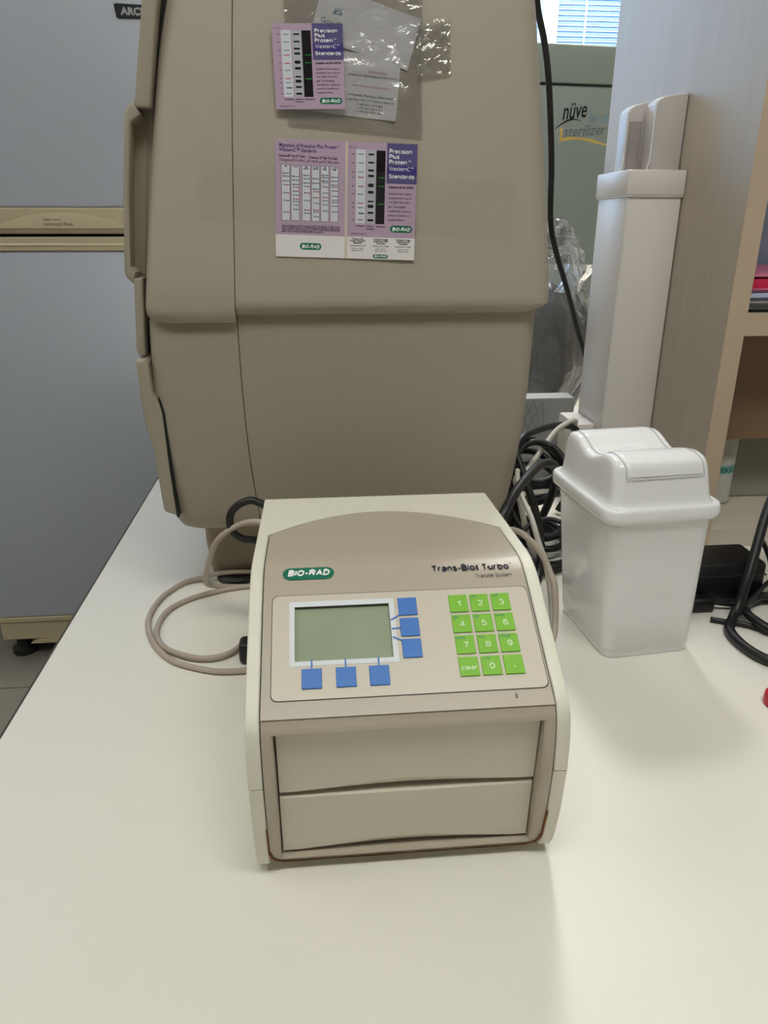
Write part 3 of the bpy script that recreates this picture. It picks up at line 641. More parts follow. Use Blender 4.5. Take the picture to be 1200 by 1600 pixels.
for (u0, u1), (h1, h2), L_ in zip(cols, heads, lad):
    rect(ol, lambda a, c: P3(a, c, .0001), Xp(u0 - .007), Yp(.687), Xp(u1 + .007), Yp(.211)); rect(lane, lambda a, c: P3(a, c, .00016), Xp(u0), Yp(.683), Xp(u1), Yp(.215))
    put(b, lambda a, c: P3(a, c, .00026), h1, Xp((u0 + u1) / 2), Yp(.232), .0020, bold=.03, align='CENTER')
    if h2: put(b, lambda a, c: P3(a, c, .00026), h2, Xp((u0 + u1) / 2), Yp(.248), .0020, bold=.03, align='CENTER')
    for v, t, red in L_:
        rect(rb if red else bb, lambda a, c: P3(a, c, .00026), Xp(u1 - .052), Yp(v + .0035), Xp(u1 - .003), Yp(v - .0035))
        put(b, lambda a, c: P3(a, c, .00026), t, Xp(u1 - .058), Yp(v + .006), .0020, bold=.03, align='RIGHT')
b.build('small_lettering', INKM, pg1); ol.build('lane_outlines', LANELINE, pg1); lane.build('lanes', GELW, pg1); bb.build('blue_bands', BANDB, pg1); rb.build('red_bands', BANDR, pg1)
b = MB(); pill(b, lambda a, c: P3(a, c, .00012), Xp(.50), Yp(.905), .31 * w3, .0064, 10); lg = b.build('maker_badge', GREENLOGO, pg1)
b = MB(); put(b, lambda a, c: P3(a, c, .0002), 'BIO-RAD', Xp(.50), Yp(.922), .0046, align='CENTER', wt=.17, shear=.2, width=.255 * w3); b.build('lettering', INKW, lg)
b = MB(); F2 = lambda a, c: curl(a + .07, c, .00012); w4 = .068
for u, rows in ((.16, ('Precision Plus', 'Protein WesternC', 'Standards', '', 'Catalog #161-0376', '', 'Store at –20°C', '(upon arrival)')), (.50, ('Precision Protein', 'StrepTactin-HRP', 'Conjugate', '', 'Catalog #161-0380', '', 'Store at 4°C', '(upon arrival)')), (.83, ('Precision Protein', 'StrepTactin-AP', 'Conjugate', '', 'Catalog #161-0382', '', 'Store at 4°C', '(upon arrival)'))):
    yy = VW - .0026
    for k, t in enumerate(rows):
        if t: put(b, F2, t, u * w4, yy, .0021, bold=.035 if k < 3 else 0, align='CENTER')
        yy -= .00185 if t else .0008
b.build('foot_lettering', INK, pg2)
b = MB(); pill(b, lambda a, c: curl(a + .07, c, .00012), .50 * w4, .0028, .0150, .0037, 8); lg = b.build('foot_badge', GREENLOGO, pg2)
b = MB(); put(b, lambda a, c: curl(a + .07, c, .0002), 'BIO-RAD', .50 * w4, .0019, .0028, align='CENTER', wt=.17, shear=.2, width=.012); b.build('lettering', INKW, lg)
# two business cards inside the clear pouch
PB1 = frame2d(.0040, .2450, R(-17), .0012)
bc1 = sheet('business_card', .095, .045, PB1, mat('white_paper', (226, 224, 226), .55)); tag(bc1, 'tilted white business card headed Gen-Er half hidden in the clear pouch', 'card')
b = MB(); Fb = lambda a, c: PB1(a, c, .0001)
put(b, Fb, 'Gen-Er', .0055, .0140, .0066, width=.021, bold=-.005); b.build('lettering', mat('print_dark_blue_grey', (58, 64, 80), .5), bc1)
b = MB()
for k in range(4): rect(b, lambda a, c: PB1(a + c * .35, c, .0001), .0065 + .0019 * k, .0225 + .0012 * k, .0071 + .0019 * k, .0285 + .0006 * k)
for k in range(5): rect(b, lambda a, c: PB1(a, c, .0001), .0160 + .0016 * k, .0240, .0171 + .0016 * k, .0280)
b.build('logo_strokes', mat('print_teal', (78, 128, 148), .5), bc1)
PB2 = frame2d(-.0165, .1830, R(-5.5), .0020)
bend = lambda a, c, o=0: PB2(a, c, o + .0014 * math.sin(a / .1 * 5 + 1.2) * (1 - c / .06))
bc2 = sheet('contact_card', .1005, .054, bend, mat('white_paper', (226, 224, 226), .55), nx=16, ny=8); tag(bc2, 'white contact card with phone numbers in the clear pouch beside the mauve card', 'card')
b = MB(); Fb = lambda a, c: bend(a, c, .00016)
put(b, Fb, 'erkan.aydin@elkalaboratuvar.com.tr', .0520, .0350, .0029, width=.047)
put(b, Fb, 'anımahalle Mahallesi 3096.Sokak', .0530, .0178, .0031, width=.043); put(b, Fb, 'met Apt. No:11/1 Atakum/Samsun', .0530, .0140, .0031, width=.044)
for k, t in enumerate(('+90 532 110 2 806', '+90 362 439 0 567', '+90 362 439 0 566')): put(b, Fb, t, .0640, .0102 - .0030 * k, .0028, width=.0225)
b.build('lettering', INK, bc2)
b = MB(); put(b, Fb, 'KAN AYDIN', .0710, .0384, .0030, width=.0165); put(b, Fb, 'www.elkalaboratuvar.com.tr', .0560, .0262, .0027, width=.037)
for k, t in enumerate('MTF'): put(b, Fb, t, .0615, .0102 - .0030 * k, .0028)
b.build('red_lettering', mat('print_red', (204, 92, 110), .5), bc2)
PB4 = frame2d(.0330, .2435, R(-12), .0017)
# clear pouch and tape
def wav(x, s, k): return noise.noise((x * 26 + k, s * 20, k * 1.7)) * .0009 + abs(noise.noise((x * 16 - s * 22, s * 10, k + 5))) * .0022 + noise.noise((x * 70 + s * 55, s * 75 - x * 30, k + 9)) * .0013 * min(1, max(.25, (x - .03) / .05))
POUCH = film('clear_pouch_film', .12, .09, white=.02, bump=.35, bscale=70, fres=.5)
b = MB(); b.grid(60, 56, lambda i, j: face(-.0195 + .1285 * i / 59, .1600 + .0105 * (1 - i / 59) + (.155 - .0105 * (1 - i / 59)) * j / 55, .0026 + wav(i / 59 * .1285, j / 55 * .155, 1) * min(1, min(i, 59 - i, j, 55 - j) / 4)))
po = b.build('clear_pouch', POUCH, smooth='all'); tag(po, 'crinkled clear plastic pouch taped to the cabinet side, holding white cards', 'pouch')
TAPE = film('clear_tape', .16, .10, white=.03, bump=.5, bscale=90, fres=.5)
b = MB(); b.grid(24, 30, lambda i, j: face(.1035 + .0325 * i / 23 + .0008 * math.sin(j * 2.1), .2125 + .0465 * j / 29 + .002 * i / 23, .0042 - .0032 * max(0, i / 23 - .25) + .0016 * abs(noise.noise((i * .30, j * .26, 4)))))
tp = b.build('tape_patch', TAPE, smooth='all'); tag(tp, 'short crumpled shiny piece of clear tape at the pouch edge', 'tape')
TAPE2 = film('clear_tape_flat', .05, .14, white=.0, bump=.10, bscale=60, fres=.0)
b = MB()
def strip(i, j):
    x = -.109 + .3115 * i / 47; c0 = 0.084 - .0190 * i / 47; c1 = .1395 - .0195 * i / 47
    on_b = -.0385 < x < .104
    return face(x + (.0012 * math.sin(j * 1.3) if i in (0, 47) else 0), c0 + (c1 - c0) * j / 12, (.0044 if on_b else .0007) + .0002 * noise.noise((i * .4, j * .3, 8)))
b.grid(48, 13, strip); st = b.build('wide_tape', TAPE2, smooth='all'); tag(st, 'wide strip of clear tape across the booklet and the cabinet side', 'tape')

# ------------------------------------------------------------------ fridge
FY = 1.93
fr_ = thing('fridge', 'two-door white fridge with beige handle trims standing beyond the bench', 'fridge', (-.61, FY + .3, FZ))
FW = mat('fridge_white', (180, 186, 196), .45, bump=.05, bscale=300); TRIM = mat('fridge_trim_beige', (190, 178, 146), .5); TRIMD = mat('fridge_trim_dark', (150, 138, 110), .5)
fx0, fx1 = -.925, -.300
MB().box(fx0 + .005, fx1 - .005, FY + .065, FY + .62, FZ + .04, 1.0, bev=.004).build('cabinet', FW, fr_)
ud = MB().box(fx0, fx1, FY, FY + .06, .462, 1.0, bev=.006, seg=3).build('freezer_door', FW, fr_, smooth=40)
ld = MB().box(fx0, fx1, FY, FY + .06, -.618, .366, bev=.006, seg=3).build('fridge_door', FW, fr_, smooth=40)
MB().box(fx0, fx1, FY - .004, FY + .06, .414, .462, bev=.003).build('door_trim', TRIM, ud)
MB().box(fx0, fx1, FY - .005, FY + .055, .4045, .4155, bev=.002).build('trim_lip', TRIMD, ud)
MB().box(fx0 + .003, fx1 - .003, FY + .02, FY + .06, .398, .405).build('door_gap', DARK, fr_)
b = MB(); poly = [(-.589 - .155 + .31 * k / 24, .4155 + .036 * math.sin(math.pi * k / 24) ** .75) for k in range(25)]
b.prism(poly, 'y', FY - .0065, FY - .002, bev=.0015).build('handle_arch', TRIM, ud, smooth=35)
MB().box(fx0, fx1, FY - .004, FY + .06, .366, .398, bev=.003).build('door_trim', TRIM, ld)
MB().box(fx0, fx1, FY - .007, FY + .02, .3775, .3835, bev=.002).build('trim_ridge', mat('trim_ridge_lit', (214, 204, 172), .4), ld)  # highlight along the ridge is put into its paler colour
MB().box(fx0, fx1, FY - .004, FY + .06, -.632, -.618, bev=.002).build('door_trim', TRIM, ld)
MB().box(fx0, fx1, FY + .001, FY + .07, -.690, -.634, bev=.003).build('toe_panel', TRIM, fr_)
MB().prism([(-.85, -.704), (-.30, -.704), (-.30, -.655), (-.60, -.672), (-.83, -.692)], 'y', FY - .002, FY + .05, bev=.002).build('toe_fairing', TRIM, fr_)
for x in (-.885, -.36):
    for y in (FY + .04, FY + .55): MB().lathe([(.03, 0), (.034, .003), (.034, .018), (.02, .024), (.016, .09)], (x, y, FZ), 20).build('foot', BLACK, fr_)
b = MB(); FF = lambda a, c: (a, FY - .0072, c)
put(b, FF, 'surround flow', -.628, .4225, .0125, width=.066); b.build('lettering', mat('trim_ink', (108, 100, 84), .6), ud)
b = MB(); rect(b, FF, -.628, .4345, -.611, .4368); rect(b, FF, -.607, .4350, -.588, .4364); b.build('logo_dash', mat('trim_ink', (108, 100, 84), .6), ud)
bdg = MB().prism([(-.409, .846), (-.412, .868), (-.409, .871), (-.3065, .868), (-.3065, .843), (-.405, .8435)], 'y', FY - .004, FY + .001, bev=.001).build('brand_badge', BLACKP, ud)
b = MB(); put(b, lambda a, c: (a, FY - .0045, c), 'ARÇELİK', -.3975, .8500, .0190, width=.088, bold=.05); b.build('lettering', mat('badge_silver', (168, 170, 172), .4), bdg)

# ------------------------------------------------------------------ dry sterilizer far behind
stz = thing('dry_sterilizer', 'grey-green dry sterilizer oven standing on the bench below the window', 'oven', (.70, 2.1, 0), R(7))
SG = mat('sterilizer_paint', (124, 134, 127), .5, bump=.06, bscale=500); SG2 = mat('sterilizer_door_paint', (121, 130, 126), .5, bump=.06, bscale=500)
MB().box(-.33, .33, -.17, .25, .03, .800, bev=.006, seg=3).build('body', SG, stz, world=False, smooth=40)
MB().box(-.335, .335, -.2, -.165, .728, .806, bev=.004, seg=3).build('top_panel', SG, stz, world=False, smooth=40)
sd = MB().box(-.335, .335, -.2, -.165, .20, .7225, bev=.004, seg=3).build('oven_door', SG2, stz, world=False, smooth=40)
MB().box(-.33, .33, -.19, -.165, .03, .195, bev=.004).build('control_panel', SG, stz, world=False)
for x in (-.29, .29):
    for y in (-.13, .20): MB().lathe([(.02, 0), (.02, .032)], (x, y, 0), 16).build('foot', BLACK, stz, world=False)
OF = lambda a, c: (a, -.2008, c)
# logo: brush-script name over an arc, and the second line on an ochre stroke
tx0 = -.150
b = MB(); put(b, OF, 'nüve', tx0 + .012, .6525, .050, rot=R(7), shear=.35, bold=.012, width=.062); 
sw = []
for k in range(15):
    t = k / 14; x = tx0 - .004 + .064 * t; z = .6330 + .019 * math.sin(t * 2.2) + .003 * t; w = .0006 + .0013 * math.sin(math.pi * min(1, t * 1.1 + .05)) ; sw.append((x, z, w))
b.grid(15, 2, lambda i, j: OF(sw[i][0], sw[i][1] + (j * 2 - 1) * sw[i][2])); b.build('brand_lettering', INK, sd, world=False)
b = MB(); put(b, OF, 'dry', tx0 + .077, .6490, .030, rot=R(5), shear=.3, width=.026); put(b, OF, 'oven', tx0 + .112, .6500, .030, rot=R(5), shear=.3); b.build('blue_lettering', mat('logo_blue', (98, 140, 160), .5), sd, world=False)
b = MB()
b.grid(16, 2, lambda i, j: (tx0 + .012 + .14 * i / 15, -.2004, .6060 + .006 * math.sin(i * .35) + j * (.006 + .0015 * math.sin(i * .9)) ))
b.grid(3, 2, lambda i, j: (tx0 + .010 + .003 * i, -.2004, .6065 + j * .030)); b.build('ochre_stroke', mat('logo_ochre', (186, 160, 84), .6), sd, world=False)
b = MB(); put(b, OF, 'sterilizer', tx0 + .018, .6165, .034, rot=R(4), shear=.3, bold=-.004, width=.108); b.build('grey_lettering', mat('logo_grey', (84, 92, 98), .5), sd, world=False)

# ------------------------------------------------------------------ shelf unit on the right
sh = thing('shelf_unit', 'tall pale laminate shelf unit standing on the bench behind the waste bin', 'shelf', (.9, 1.14, 0))
PAN = mat('shelf_laminate', (192, 182, 168), .5, .4, var=.035, vscale=14, streak=(6, 6, .35), bump=.04, bscale=300)
EDGE = mat('shelf_edge_band', (200, 178, 153), .55, var=.02, vscale=20)
MB().box(.5125, .5375, .9012, 1.378, 0, 1.35).build('side_panel', PAN, sh)
MB().box(.5125, .5375, .9, .9012, 0, 1.35).build('edge_band', EDGE, sh)
MB().box(1.3, 1.325, .9, 1.378, 0, 1.35).build('side_panel', PAN, sh)
for z in (.294, .76, 1.32):
    s_ = MB().box(.5375, 1.3, .9012, 1.378, z, z + .0275).build('shelf_board', PAN, sh); MB().box(.5375, 1.3, .9, .9012, z, z + .0275).build('edge_band', EDGE, s_)
MB().box(.5375, 1.3, .972, .988, .1385, .294).build('apron_board', mat('apron_brown', (132, 104, 78), .6, var=.04), sh)
MB().box(.5375, 1.3, 1.36, 1.378, .294, 1.32).build('back_board', PAN, sh)
b = MB(); b.box(.5375, 1.3, .905, 1.36, 0, .029, bev=.001); b.build('bottom_board', mat('shelf_laminate_pale', (208, 198, 182), .5), sh)
# papers and books lying on the shelf
zz = .3216; stack = [('binder', (24, 24, 26), .0028, 'black thin folder at the bottom of the shelf pile', 'folder'), ('journal', (214, 208, 202), .0034, 'off-white journal above the black folder in the shelf pile', 'journal'),
    ('notebook', (74, 76, 74), .0042, 'dark grey notebook in the shelf pile', 'notebook'), ('journal', (226, 216, 216), .0036, 'pinkish white journal above the dark grey notebook', 'journal'),
    ('paper_pad', (132, 142, 166), .0034, 'slate blue paper pad in the shelf pile', 'pad'), ('plastic_folder', (188, 200, 226), .0056, 'glossy pale blue plastic folder in the shelf pile', 'folder'),
    ('envelope', (208, 140, 176), .0036, 'mauve pink envelope under the red book', 'envelope'), ('envelope', (226, 116, 150), .0022, 'bright pink envelope directly under the red book', 'envelope'),
    ('red_book', (216, 40, 84), .0112, 'crimson red book near the top of the shelf pile', 'book'), ('leaflet', (60, 24, 40), .0022, 'dark maroon leaflet lying on the red book', 'leaflet'), ('pink_file', (222, 128, 156), .0040, 'pink card file on top of the shelf pile', 'file')]
for k, (nm, c, t, lab, cat) in enumerate(stack):
    dy = .004 * math.sin(k * 2.3) + .001 * k
    o = MB().box(.545 + .004 * math.sin(k * 1.7 + 2), .80, .912 + dy, 1.13 + dy, zz, zz + t - .0002, bev=min(.0006, t * .2), seg=1).build(nm, mat('cover_%d' % k, c, .35), smooth=False)
    tag(o, lab, cat, 'papers piled on the shelf'); zz += t
o = MB().box(.548, .86, 1.16, 1.30, .3216, .66, bev=.004, seg=3).build('document_box', mat('document_box_blue', (142, 154, 176), .5)); tag(o, 'slate blue document box standing behind the paper pile', 'box')
# under the shelf: bottle and grey box on the bottom board
bt = thing('reagent_bottle', 'white plastic reagent bottle with a teal printed band behind the shelf side', 'bottle', (.6045, 1.0165, .0292))
MB().lathe([(.017, 0), (.0205, .002), (.0205, .125), (.018, .134), (.010, .142), (.010, .150)], (.6045, 1.0165, .0292), 28).build('body', mat('bottle_white', (206, 204, 196), .4), bt, smooth=40)
MB().lathe([(.012, .149), (.012, .168), (.011, .170)], (.6045, 1.0165, .0292), 24).build('cap', mat('bottle_cap', (225, 225, 220), .4), bt, smooth=40)
b = MB(); cyl = lambda r: (lambda a, c: (.6045 + r * math.sin(a / .0205), 1.0165 - r * math.cos(a / .0205), .029 + c))
b.grid(13, 2, lambda i, j: cyl(.0207)(-.018 + .05 * i / 12, .048 + .014 * j)); b.build('label_band', mat('label_pale_teal', (150, 196, 186), .5), bt, smooth='all')
b = MB(); put(b, cyl(.0210), 'TEKKIM', -.016, .0505, .0115, bold=.03); b.build('lettering', mat('label_teal', (40, 120, 124), .5), bt)
o = thing('storage_box', 'grey-green storage box under the shelf beside the reagent bottle', 'box', (.82, 1.15, .029))
MB().box(.631, 1.02, 1.025, 1.30, .0292, .15, bev=.003).build('body', mat('storage_grey', (150, 150, 136), .55), o); MB().box(.629, 1.022, 1.023, 1.302, .15, .168, bev=.003).build('lid', mat('storage_lid_grey', (166, 164, 150), .55), o)

# ------------------------------------------------------------------ white column with cap standing against the shelf side
cw = thing('trunking_column', 'tall white square plastic column with a cap, against the shelf side', 'column', (.472, 1.12, 0))
PL = mat('white_plastic', (228, 222, 216), .38, var=.01)
MB().box(.433, .511, 1.0655, 1.176, 0, .470, bev=.0025, seg=2).build('body', PL, cw, smooth=40)
MB().box(.4315, .4345, 1.0640, 1.0670, .004, .462, bev=.0006, seg=1).build('corner_bead', PL, cw)
MB().box(.4295, .5120, 1.0615, 1.180, .4625, .4945, bev=.0018, seg=2).build('cap', PL, cw, smooth=40)
MB().box(.4305, .5118, 1.0627, 1.179, .4600, .4640, bev=.001, seg=1).build('cap_step', PL, cw)
MB().box(.400, .432, 1.090, 1.172, 0, .134, bev=.003, seg=2).build('side_socket', PL, cw, smooth=40)
hd = thing('tag_holder', 'pale grey twin plastic holder block fixed above the column cap', 'holder', (.48, 1.10, .4948))
HG = mat('holder_grey', (196, 190, 186), .42)
def holder(x0, x1, y0, y1, z1, name):
    n = [(x0, .4950), (x1, .4950), (x1, z1), (x0 + .010, z1 - .004), (x0 + .003, z1 - .0085), (x0, z1 - .014)]
    return MB().prism(n, 'y', y0, y1, bev=.002, seg=3).build(name, HG, hd, smooth=40)
holder(.468, .511, 1.085, 1.120, .590, 'front_block'); holder(.4465, .4745, 1.126, 1.160, .585, 'rear_block')
b = MB(); pts = [(.4640, .4955), (.4655, .503), (.4670, .512), (.4672, .5735), (.4690, .5785)]
b.tube([(x, 1.0852, z) for x, z in pts], .0011, 6, 4); b.tube([(x - .0222, 1.1252, z - .007 if z > .55 else z) for x, z in pts], .0011, 6, 4); b.build('rims', mat('rim_white', (236, 238, 240), .35), hd, smooth='all')
MB().box(.449, .466, 1.1225, 1.127, .4955, .560, bev=.001).build('insert_plate', mat('insert_grey', (158, 150, 148), .5), hd)

# ------------------------------------------------------------------ swing-lid waste bin
BX, BY = .3290, .7030
wb = thing('waste_bin', 'small glossy white swing-lid tabletop waste bin', 'bin', (BX, BY, 0), R(5.5))
BINM = mat('bin_gloss_white', (238, 238, 238), .09, .55)
def lean(p): return (p[0] + .0045 - .0420 * p[2], p[1] + .028 * p[2] - .002, p[2])        # the bin stands a little askew
def lr(hx, hy, z, r, n=6): return [lean(p) for p in rr(-hx, hx, -hy, hy, z, (r,) * 4, n)]
body = MB(); body.loft([lr(.0455, .0545, .0, .010), lr(.0482, .0572, .0006, .012), lr(.0488, .0580, .003, .013), lr(.0492, .0584, .0095, .013), lr(.0499, .0591, .0105, .013), lr(.0515, .0612, .05, .013), lr(.0530, .0642, .10, .013), lr(.0543, .0668, .143, .013), lr(.0549, .0674, .1445, .0135), lr(.0552, .0678, .160, .0135)])
body.build('bin_body', BINM, wb, smooth=38, world=False)
lip = MB(); lip.loft([lr(.0560, .0685, .1555, .013), lr(.0612, .0720, .1557, .0155), lr(.0626, .0734, .1575, .017), lr(.0630, .0738, .162, .017), lr(.0628, .0736, .1675, .017), lr(.0618, .0726, .1700, .0165), lr(.0600, .0710, .1710, .016), lr(.0562, .0687, .1702, .0155)])
lip.build('lid_rim', BINM, wb, smooth=60, world=False)
HP = [(-.070, .2060), (-.064, .2080), (-.058, .2110), (-.050, .2142), (-.041, .2160), (-.032, .2160), (-.024, .2138), (-.015, .2098), (-.006, .2070), (.003, .2062), (.012, .2076), (.021, .2112), (.030, .2152), (.040, .2172), (.050, .2166), (.058, .2140), (.066, .2105)]
HY = [q[0] for q in HP]
def top(y):
    """height of the saddle-shaped lid top along its length"""
    y = max(-.0699, min(.0659, y))
    for k in range(len(HP) - 1):
        if HP[k][0] <= y <= HP[k + 1][0]:
            a = HP[max(k - 1, 0)][1]; b = HP[k][1]; c = HP[k + 1][1]; d = HP[min(k + 2, len(HP) - 1)][1]; t = (y - HP[k][0]) / (HP[k + 1][0] - HP[k][0])
            return .5 * (2 * b + (c - a) * t + (2 * a - 5 * b + 4 * c - d) * t * t + (3 * b - a - 3 * c + d) * t ** 3)
Z0 = .1698
LV = [(.0575, .0700, 0, .0155), (.0560, .0685, .02, .0150), (.0545, .0668, .07, .0140), (.0534, .0656, .16, .0130), (.0526, .0646, .30, .0125), (.0517, .0634, .50, .012), (.0509, .0624, .68, .012), (.0503, .0616, .80, .012), (.0495, .0607, .89, .012), (.0483, .0596, .95, .0115), (.0468, .0582, .985, .011), (.0450, .0564, 1, .010)]
def ringpts(hx, hy, g, r, n=12):
    out = []
    base = rr(-hx, hx, -hy, hy, 0, (r,) * 4, 6); fine = []
    for q, (a, b) in enumerate(zip(base, base[1:] + base[:1])):
        m = 16 if q % 7 == 6 else 1
        fine += [(a[0] + (b[0] - a[0]) * k / m, a[1] + (b[1] - a[1]) * k / m) for k in range(m)]
    return [lean((x, y, Z0 + g * (top(y) - Z0))) for x, y in fine]
dm = MB(); dm.loft([ringpts(*q) for q in LV + [(.0400, .0510, 1, .009), (.030, .038, 1, .008), (.018, .022, 1, .006), (.006, .008, 1, .003)]])
dm.open = True
dm.build('lid_dome', BINM, wb, smooth='all', world=False)
def flap(name, hw, ys, dip=None, nose=0):
    """a flap lying on the lid top, its edge turned down into the joint; nose: turned-down front edge"""
    b = MB(); n = 37 if nose else 73; xs_ = [hw * (-1 + 2 * i / (n - 1)) for i in range(n)]; rows = []
    pts = [(y, top(y) + .0013) for y in ys]
    if nose:
        y0, z0 = pts[0]; pts = [(y0 - .0100, z0 - .0150), (y0 - .0096, z0 - .0140), (y0 - .0086, z0 - .0090), (y0 - .0070, z0 - .0048), (y0 - .0045, z0 - .0020), (y0 - .0022, z0 - .0006)] + pts
    def f(i, j):
        y, z = pts[j]; x = xs_[i]
        if dip is not None:
            q = math.hypot(x / .0235, (y - dip) / .0250)
            if y >= dip - 1e-5 and q < 1: z -= .0036 * min(1, (1 - q) / .07)
        if i in (0, n - 1): z -= .0022; y += .0016 if nose and j < 6 else 0
        if i in (1, n - 2): z -= .0002
        if j == 0: y += .002
        if j == len(pts) - 1: z -= .0016
        return lean((x, y, z))
    b.grid(n, len(pts), f); b.open = True
    o = b.build(name, BINM, wb, smooth=55, world=False)
    g = MB(); e = hw + .0006; q = [(y, z - .0008) for y, z in pts]
    g.tube([lean((-e, y, z)) for y, z in q], .00040, 6, 1); g.tube([lean((e, y, z)) for y, z in q], .00040, 6, 1)
    g.tube([lean((x, q[0][0] - .0002, q[0][1] - .0003)) for x in xs_], .00040, 6, 1)
    if nose: g.tube([lean((x, q[-1][0] + .0006, q[-1][1])) for x in xs_], .00040, 6, 1)
    g.build('flap_groove', mat('bin_groove_grey', (188, 188, 188), .5), o, smooth='all', world=False)
    return o
flap('front_flap', .0400, [-.0530 + .0300 * k / 14 for k in range(15)], nose=1)
flap('rear_flap', .0400, [-.0215 + .0735 * k / 40 for k in range(41)], dip=-.0160)

# ------------------------------------------------------------------ bag, carton behind the cabinet
bag = thing('plastic_bag', 'clear plastic bag bulging with dark contents behind the white column', 'bag', (.44, 1.485, 0))
def blob(cx, cy, cz, rx, ry, rz_, amp, k, n=40, m=28, flat=0):
    b = MB()
    def f(i, j):
        th = 2 * math.pi * i / (n - 1); ph = math.pi * (j / (m - 1) - .5)
        d = Vector((math.cos(th) * math.cos(ph), math.sin(th) * math.cos(ph), math.sin(ph)))
        a = 1 + amp * (noise.noise(d * 2.2 + Vector((k, 0, 0))) + .6 * abs(noise.noise(d * 5 + Vector((0, k, 0)))))
        z = cz + d.z * rz_ * a
        return (cx + d.x * rx * a, cy + d.y * ry * a, max(flat, z))
    b.grid(n, m, f); return b
blob(.450, 1.485, .160, .100, .055, .150, .12, 3, flat=.0005).build('dark_contents', mat('dark_bag', (16, 19, 28), .35, bump=.5, bscale=60), bag, smooth='all')
BAGF = film('bag_film', .03, .12, white=.13, bump=.6, bscale=26, dist=.008, tint=(.93, .95, .98, 1))
blob(.440, 1.485, .215, .108, .088, .210, .24, 9, 64, 48, flat=.0002).build('clear_film', BAGF, bag, smooth='all')
b = MB()
def tw(i, j):
    t = j / 13; a = 2 * math.pi * i / 19; r = (.016 + .020 * abs(t - .35)) * (1 + .3 * math.sin(a * 5 + t * 3))
    return (.482 + .022 * t + r * math.cos(a), 1.425 + r * .7 * math.sin(a), .305 + .050 * t)
b.grid(20, 14, tw); b.build('twisted_neck', BAGF, bag, smooth='all')
ct = thing('carton', 'grey carton with a faint diamond print in front of the plastic bag', 'box', (.37, 1.225, 0))
MB().box(.275, .437, 1.206, 1.248, 0, .150, bev=.001).build('body', mat('carton_grey', (150, 150, 148), .6, var=.04), ct)
b = MB()
for k in range(9):
    for sg in (-1, 1):
        x0 = .285 + .016 * k
        b.quad(*[(x, 1.2055, z) for x, z in ((x0, .145), (x0 + .0012, .145), (x0 + .0012 + sg * .03, .085), (x0 + sg * .03, .085))])
b.v = [(min(max(x, .277), .385), y, z) for x, y, z in b.v]
b.build('diamond_print', mat('carton_print', (112, 112, 116), .6), ct)

# ------------------------------------------------------------------ cables
def cable(name, label, pts, r, m, group=None, parts=()):
    o = MB().tube(pts, r, 10, 7).build(name, m, smooth='all'); tag(o, label, 'cable', group); return o
c = .0034
cable('data_cable', 'beige grey cable coiled in two loops on the bench beside the blotting instrument', [(-.050, .690, .140), (-.0652, .70, .1446), (-.0873, .71, .1365), (-.1095, .722, .1165), (-.1225, .742, .0865), (-.136, .785, .045), (-.1400, .820, .016), (-.118, .8355, .0045), (-.0950, .8355, .0037),
    (-.072, .838, c), (-.060, .850, .008), (-.0872, .8560, .0134), (-.1324, .8580, .0125), (-.150, .859, .0070), (-.1744, .855, c), (-.197, .814, c), (-.2012, .76, c), (-.1858, .7101, c), (-.1604, .6737, c), (-.1304, .6556, c), (-.1038, .6474, c), (-.0719, .6502, c), (-.045, .668, c), (-.0300, .690, c), (-.045, .735, c), (-.0763, .7135, .0052),
    (-.1008, .6806, .0045), (-.1228, .6718, .0045), (-.1466, .6784, .0048), (-.1737, .7005, .0040), (-.1876, .7373, c), (-.1835, .781, c), (-.1599, .8106, c), (-.1237, .8292, c), (-.085, .8379, c), (-.055, .835, c), (-.03, .80, c)], .0032, GREYC)
cable('looped_cable', 'black cord hanging in a round loop at the cabinet corner', [(-.02, .690, .100), (-.045, .700, .150), (-.0665, .714, .1613), (-.0795, .715, .1603), (-.0905, .715, .1523), (-.0946, .715, .1411), (-.0923, .715, .1281), (-.0823, .715, .1198), (-.066, .714, .1163), (-.045, .705, .10), (-.02, .700, .05), (.0, .695, .0045), (.03, .69, .0043)], .0041, BLACK)
pg = thing('power_plug', 'black moulded plug behind the blotting instrument on the bench', 'plug', (-.072, .672, 0))
MB().box(-.090, -.060, .662, .684, 0, .024, bev=.005, seg=3).build('shell', BLACKP, pg, smooth=40); MB().tube([(-.06, .673, .012), (-.04, .676, .010), (.0, .68, .006)], .0038, 10, 5).build('strain_relief', BLACK, pg, smooth='all')
cable('hanging_cord', 'black cord hanging down behind the right edge of the imaging cabinet', [(.265, 1.05, .80), (.2790, 1.06, .74), (.2905, 1.07, .6822), (.3029, 1.07, .6419), (.3130, 1.07, .593), (.3300, 1.09, .5045), (.3380, 1.10, .4310), (.3560, 1.12, .388), (.3880, 1.15, .331), (.4230, 1.19, .268), (.452, 1.20, .20), (.462, 1.20, .10), (.452, 1.19, .02), (.44, 1.195, .006)], .0042, BLACK)
bk_ = 'cables tangled between the cabinet and the waste bin'
T = lambda nm, lab, pts, r, m: cable(nm, lab, pts, r, m, bk_)
T('thick_cord', 'thick black cord arching from behind the blotting instrument up over the tangle', [(.170, .685, .085), (.1850, .705, .125), (.1985, .72, .1454), (.2178, .75, .1545), (.2429, .79, .1576), (.2663, .83, .1546), (.2900, .86, .145), (.31, .90, .12), (.315, .93, .07), (.30, .95, .010), (.28, .93, .006)], .0056, BLACK)
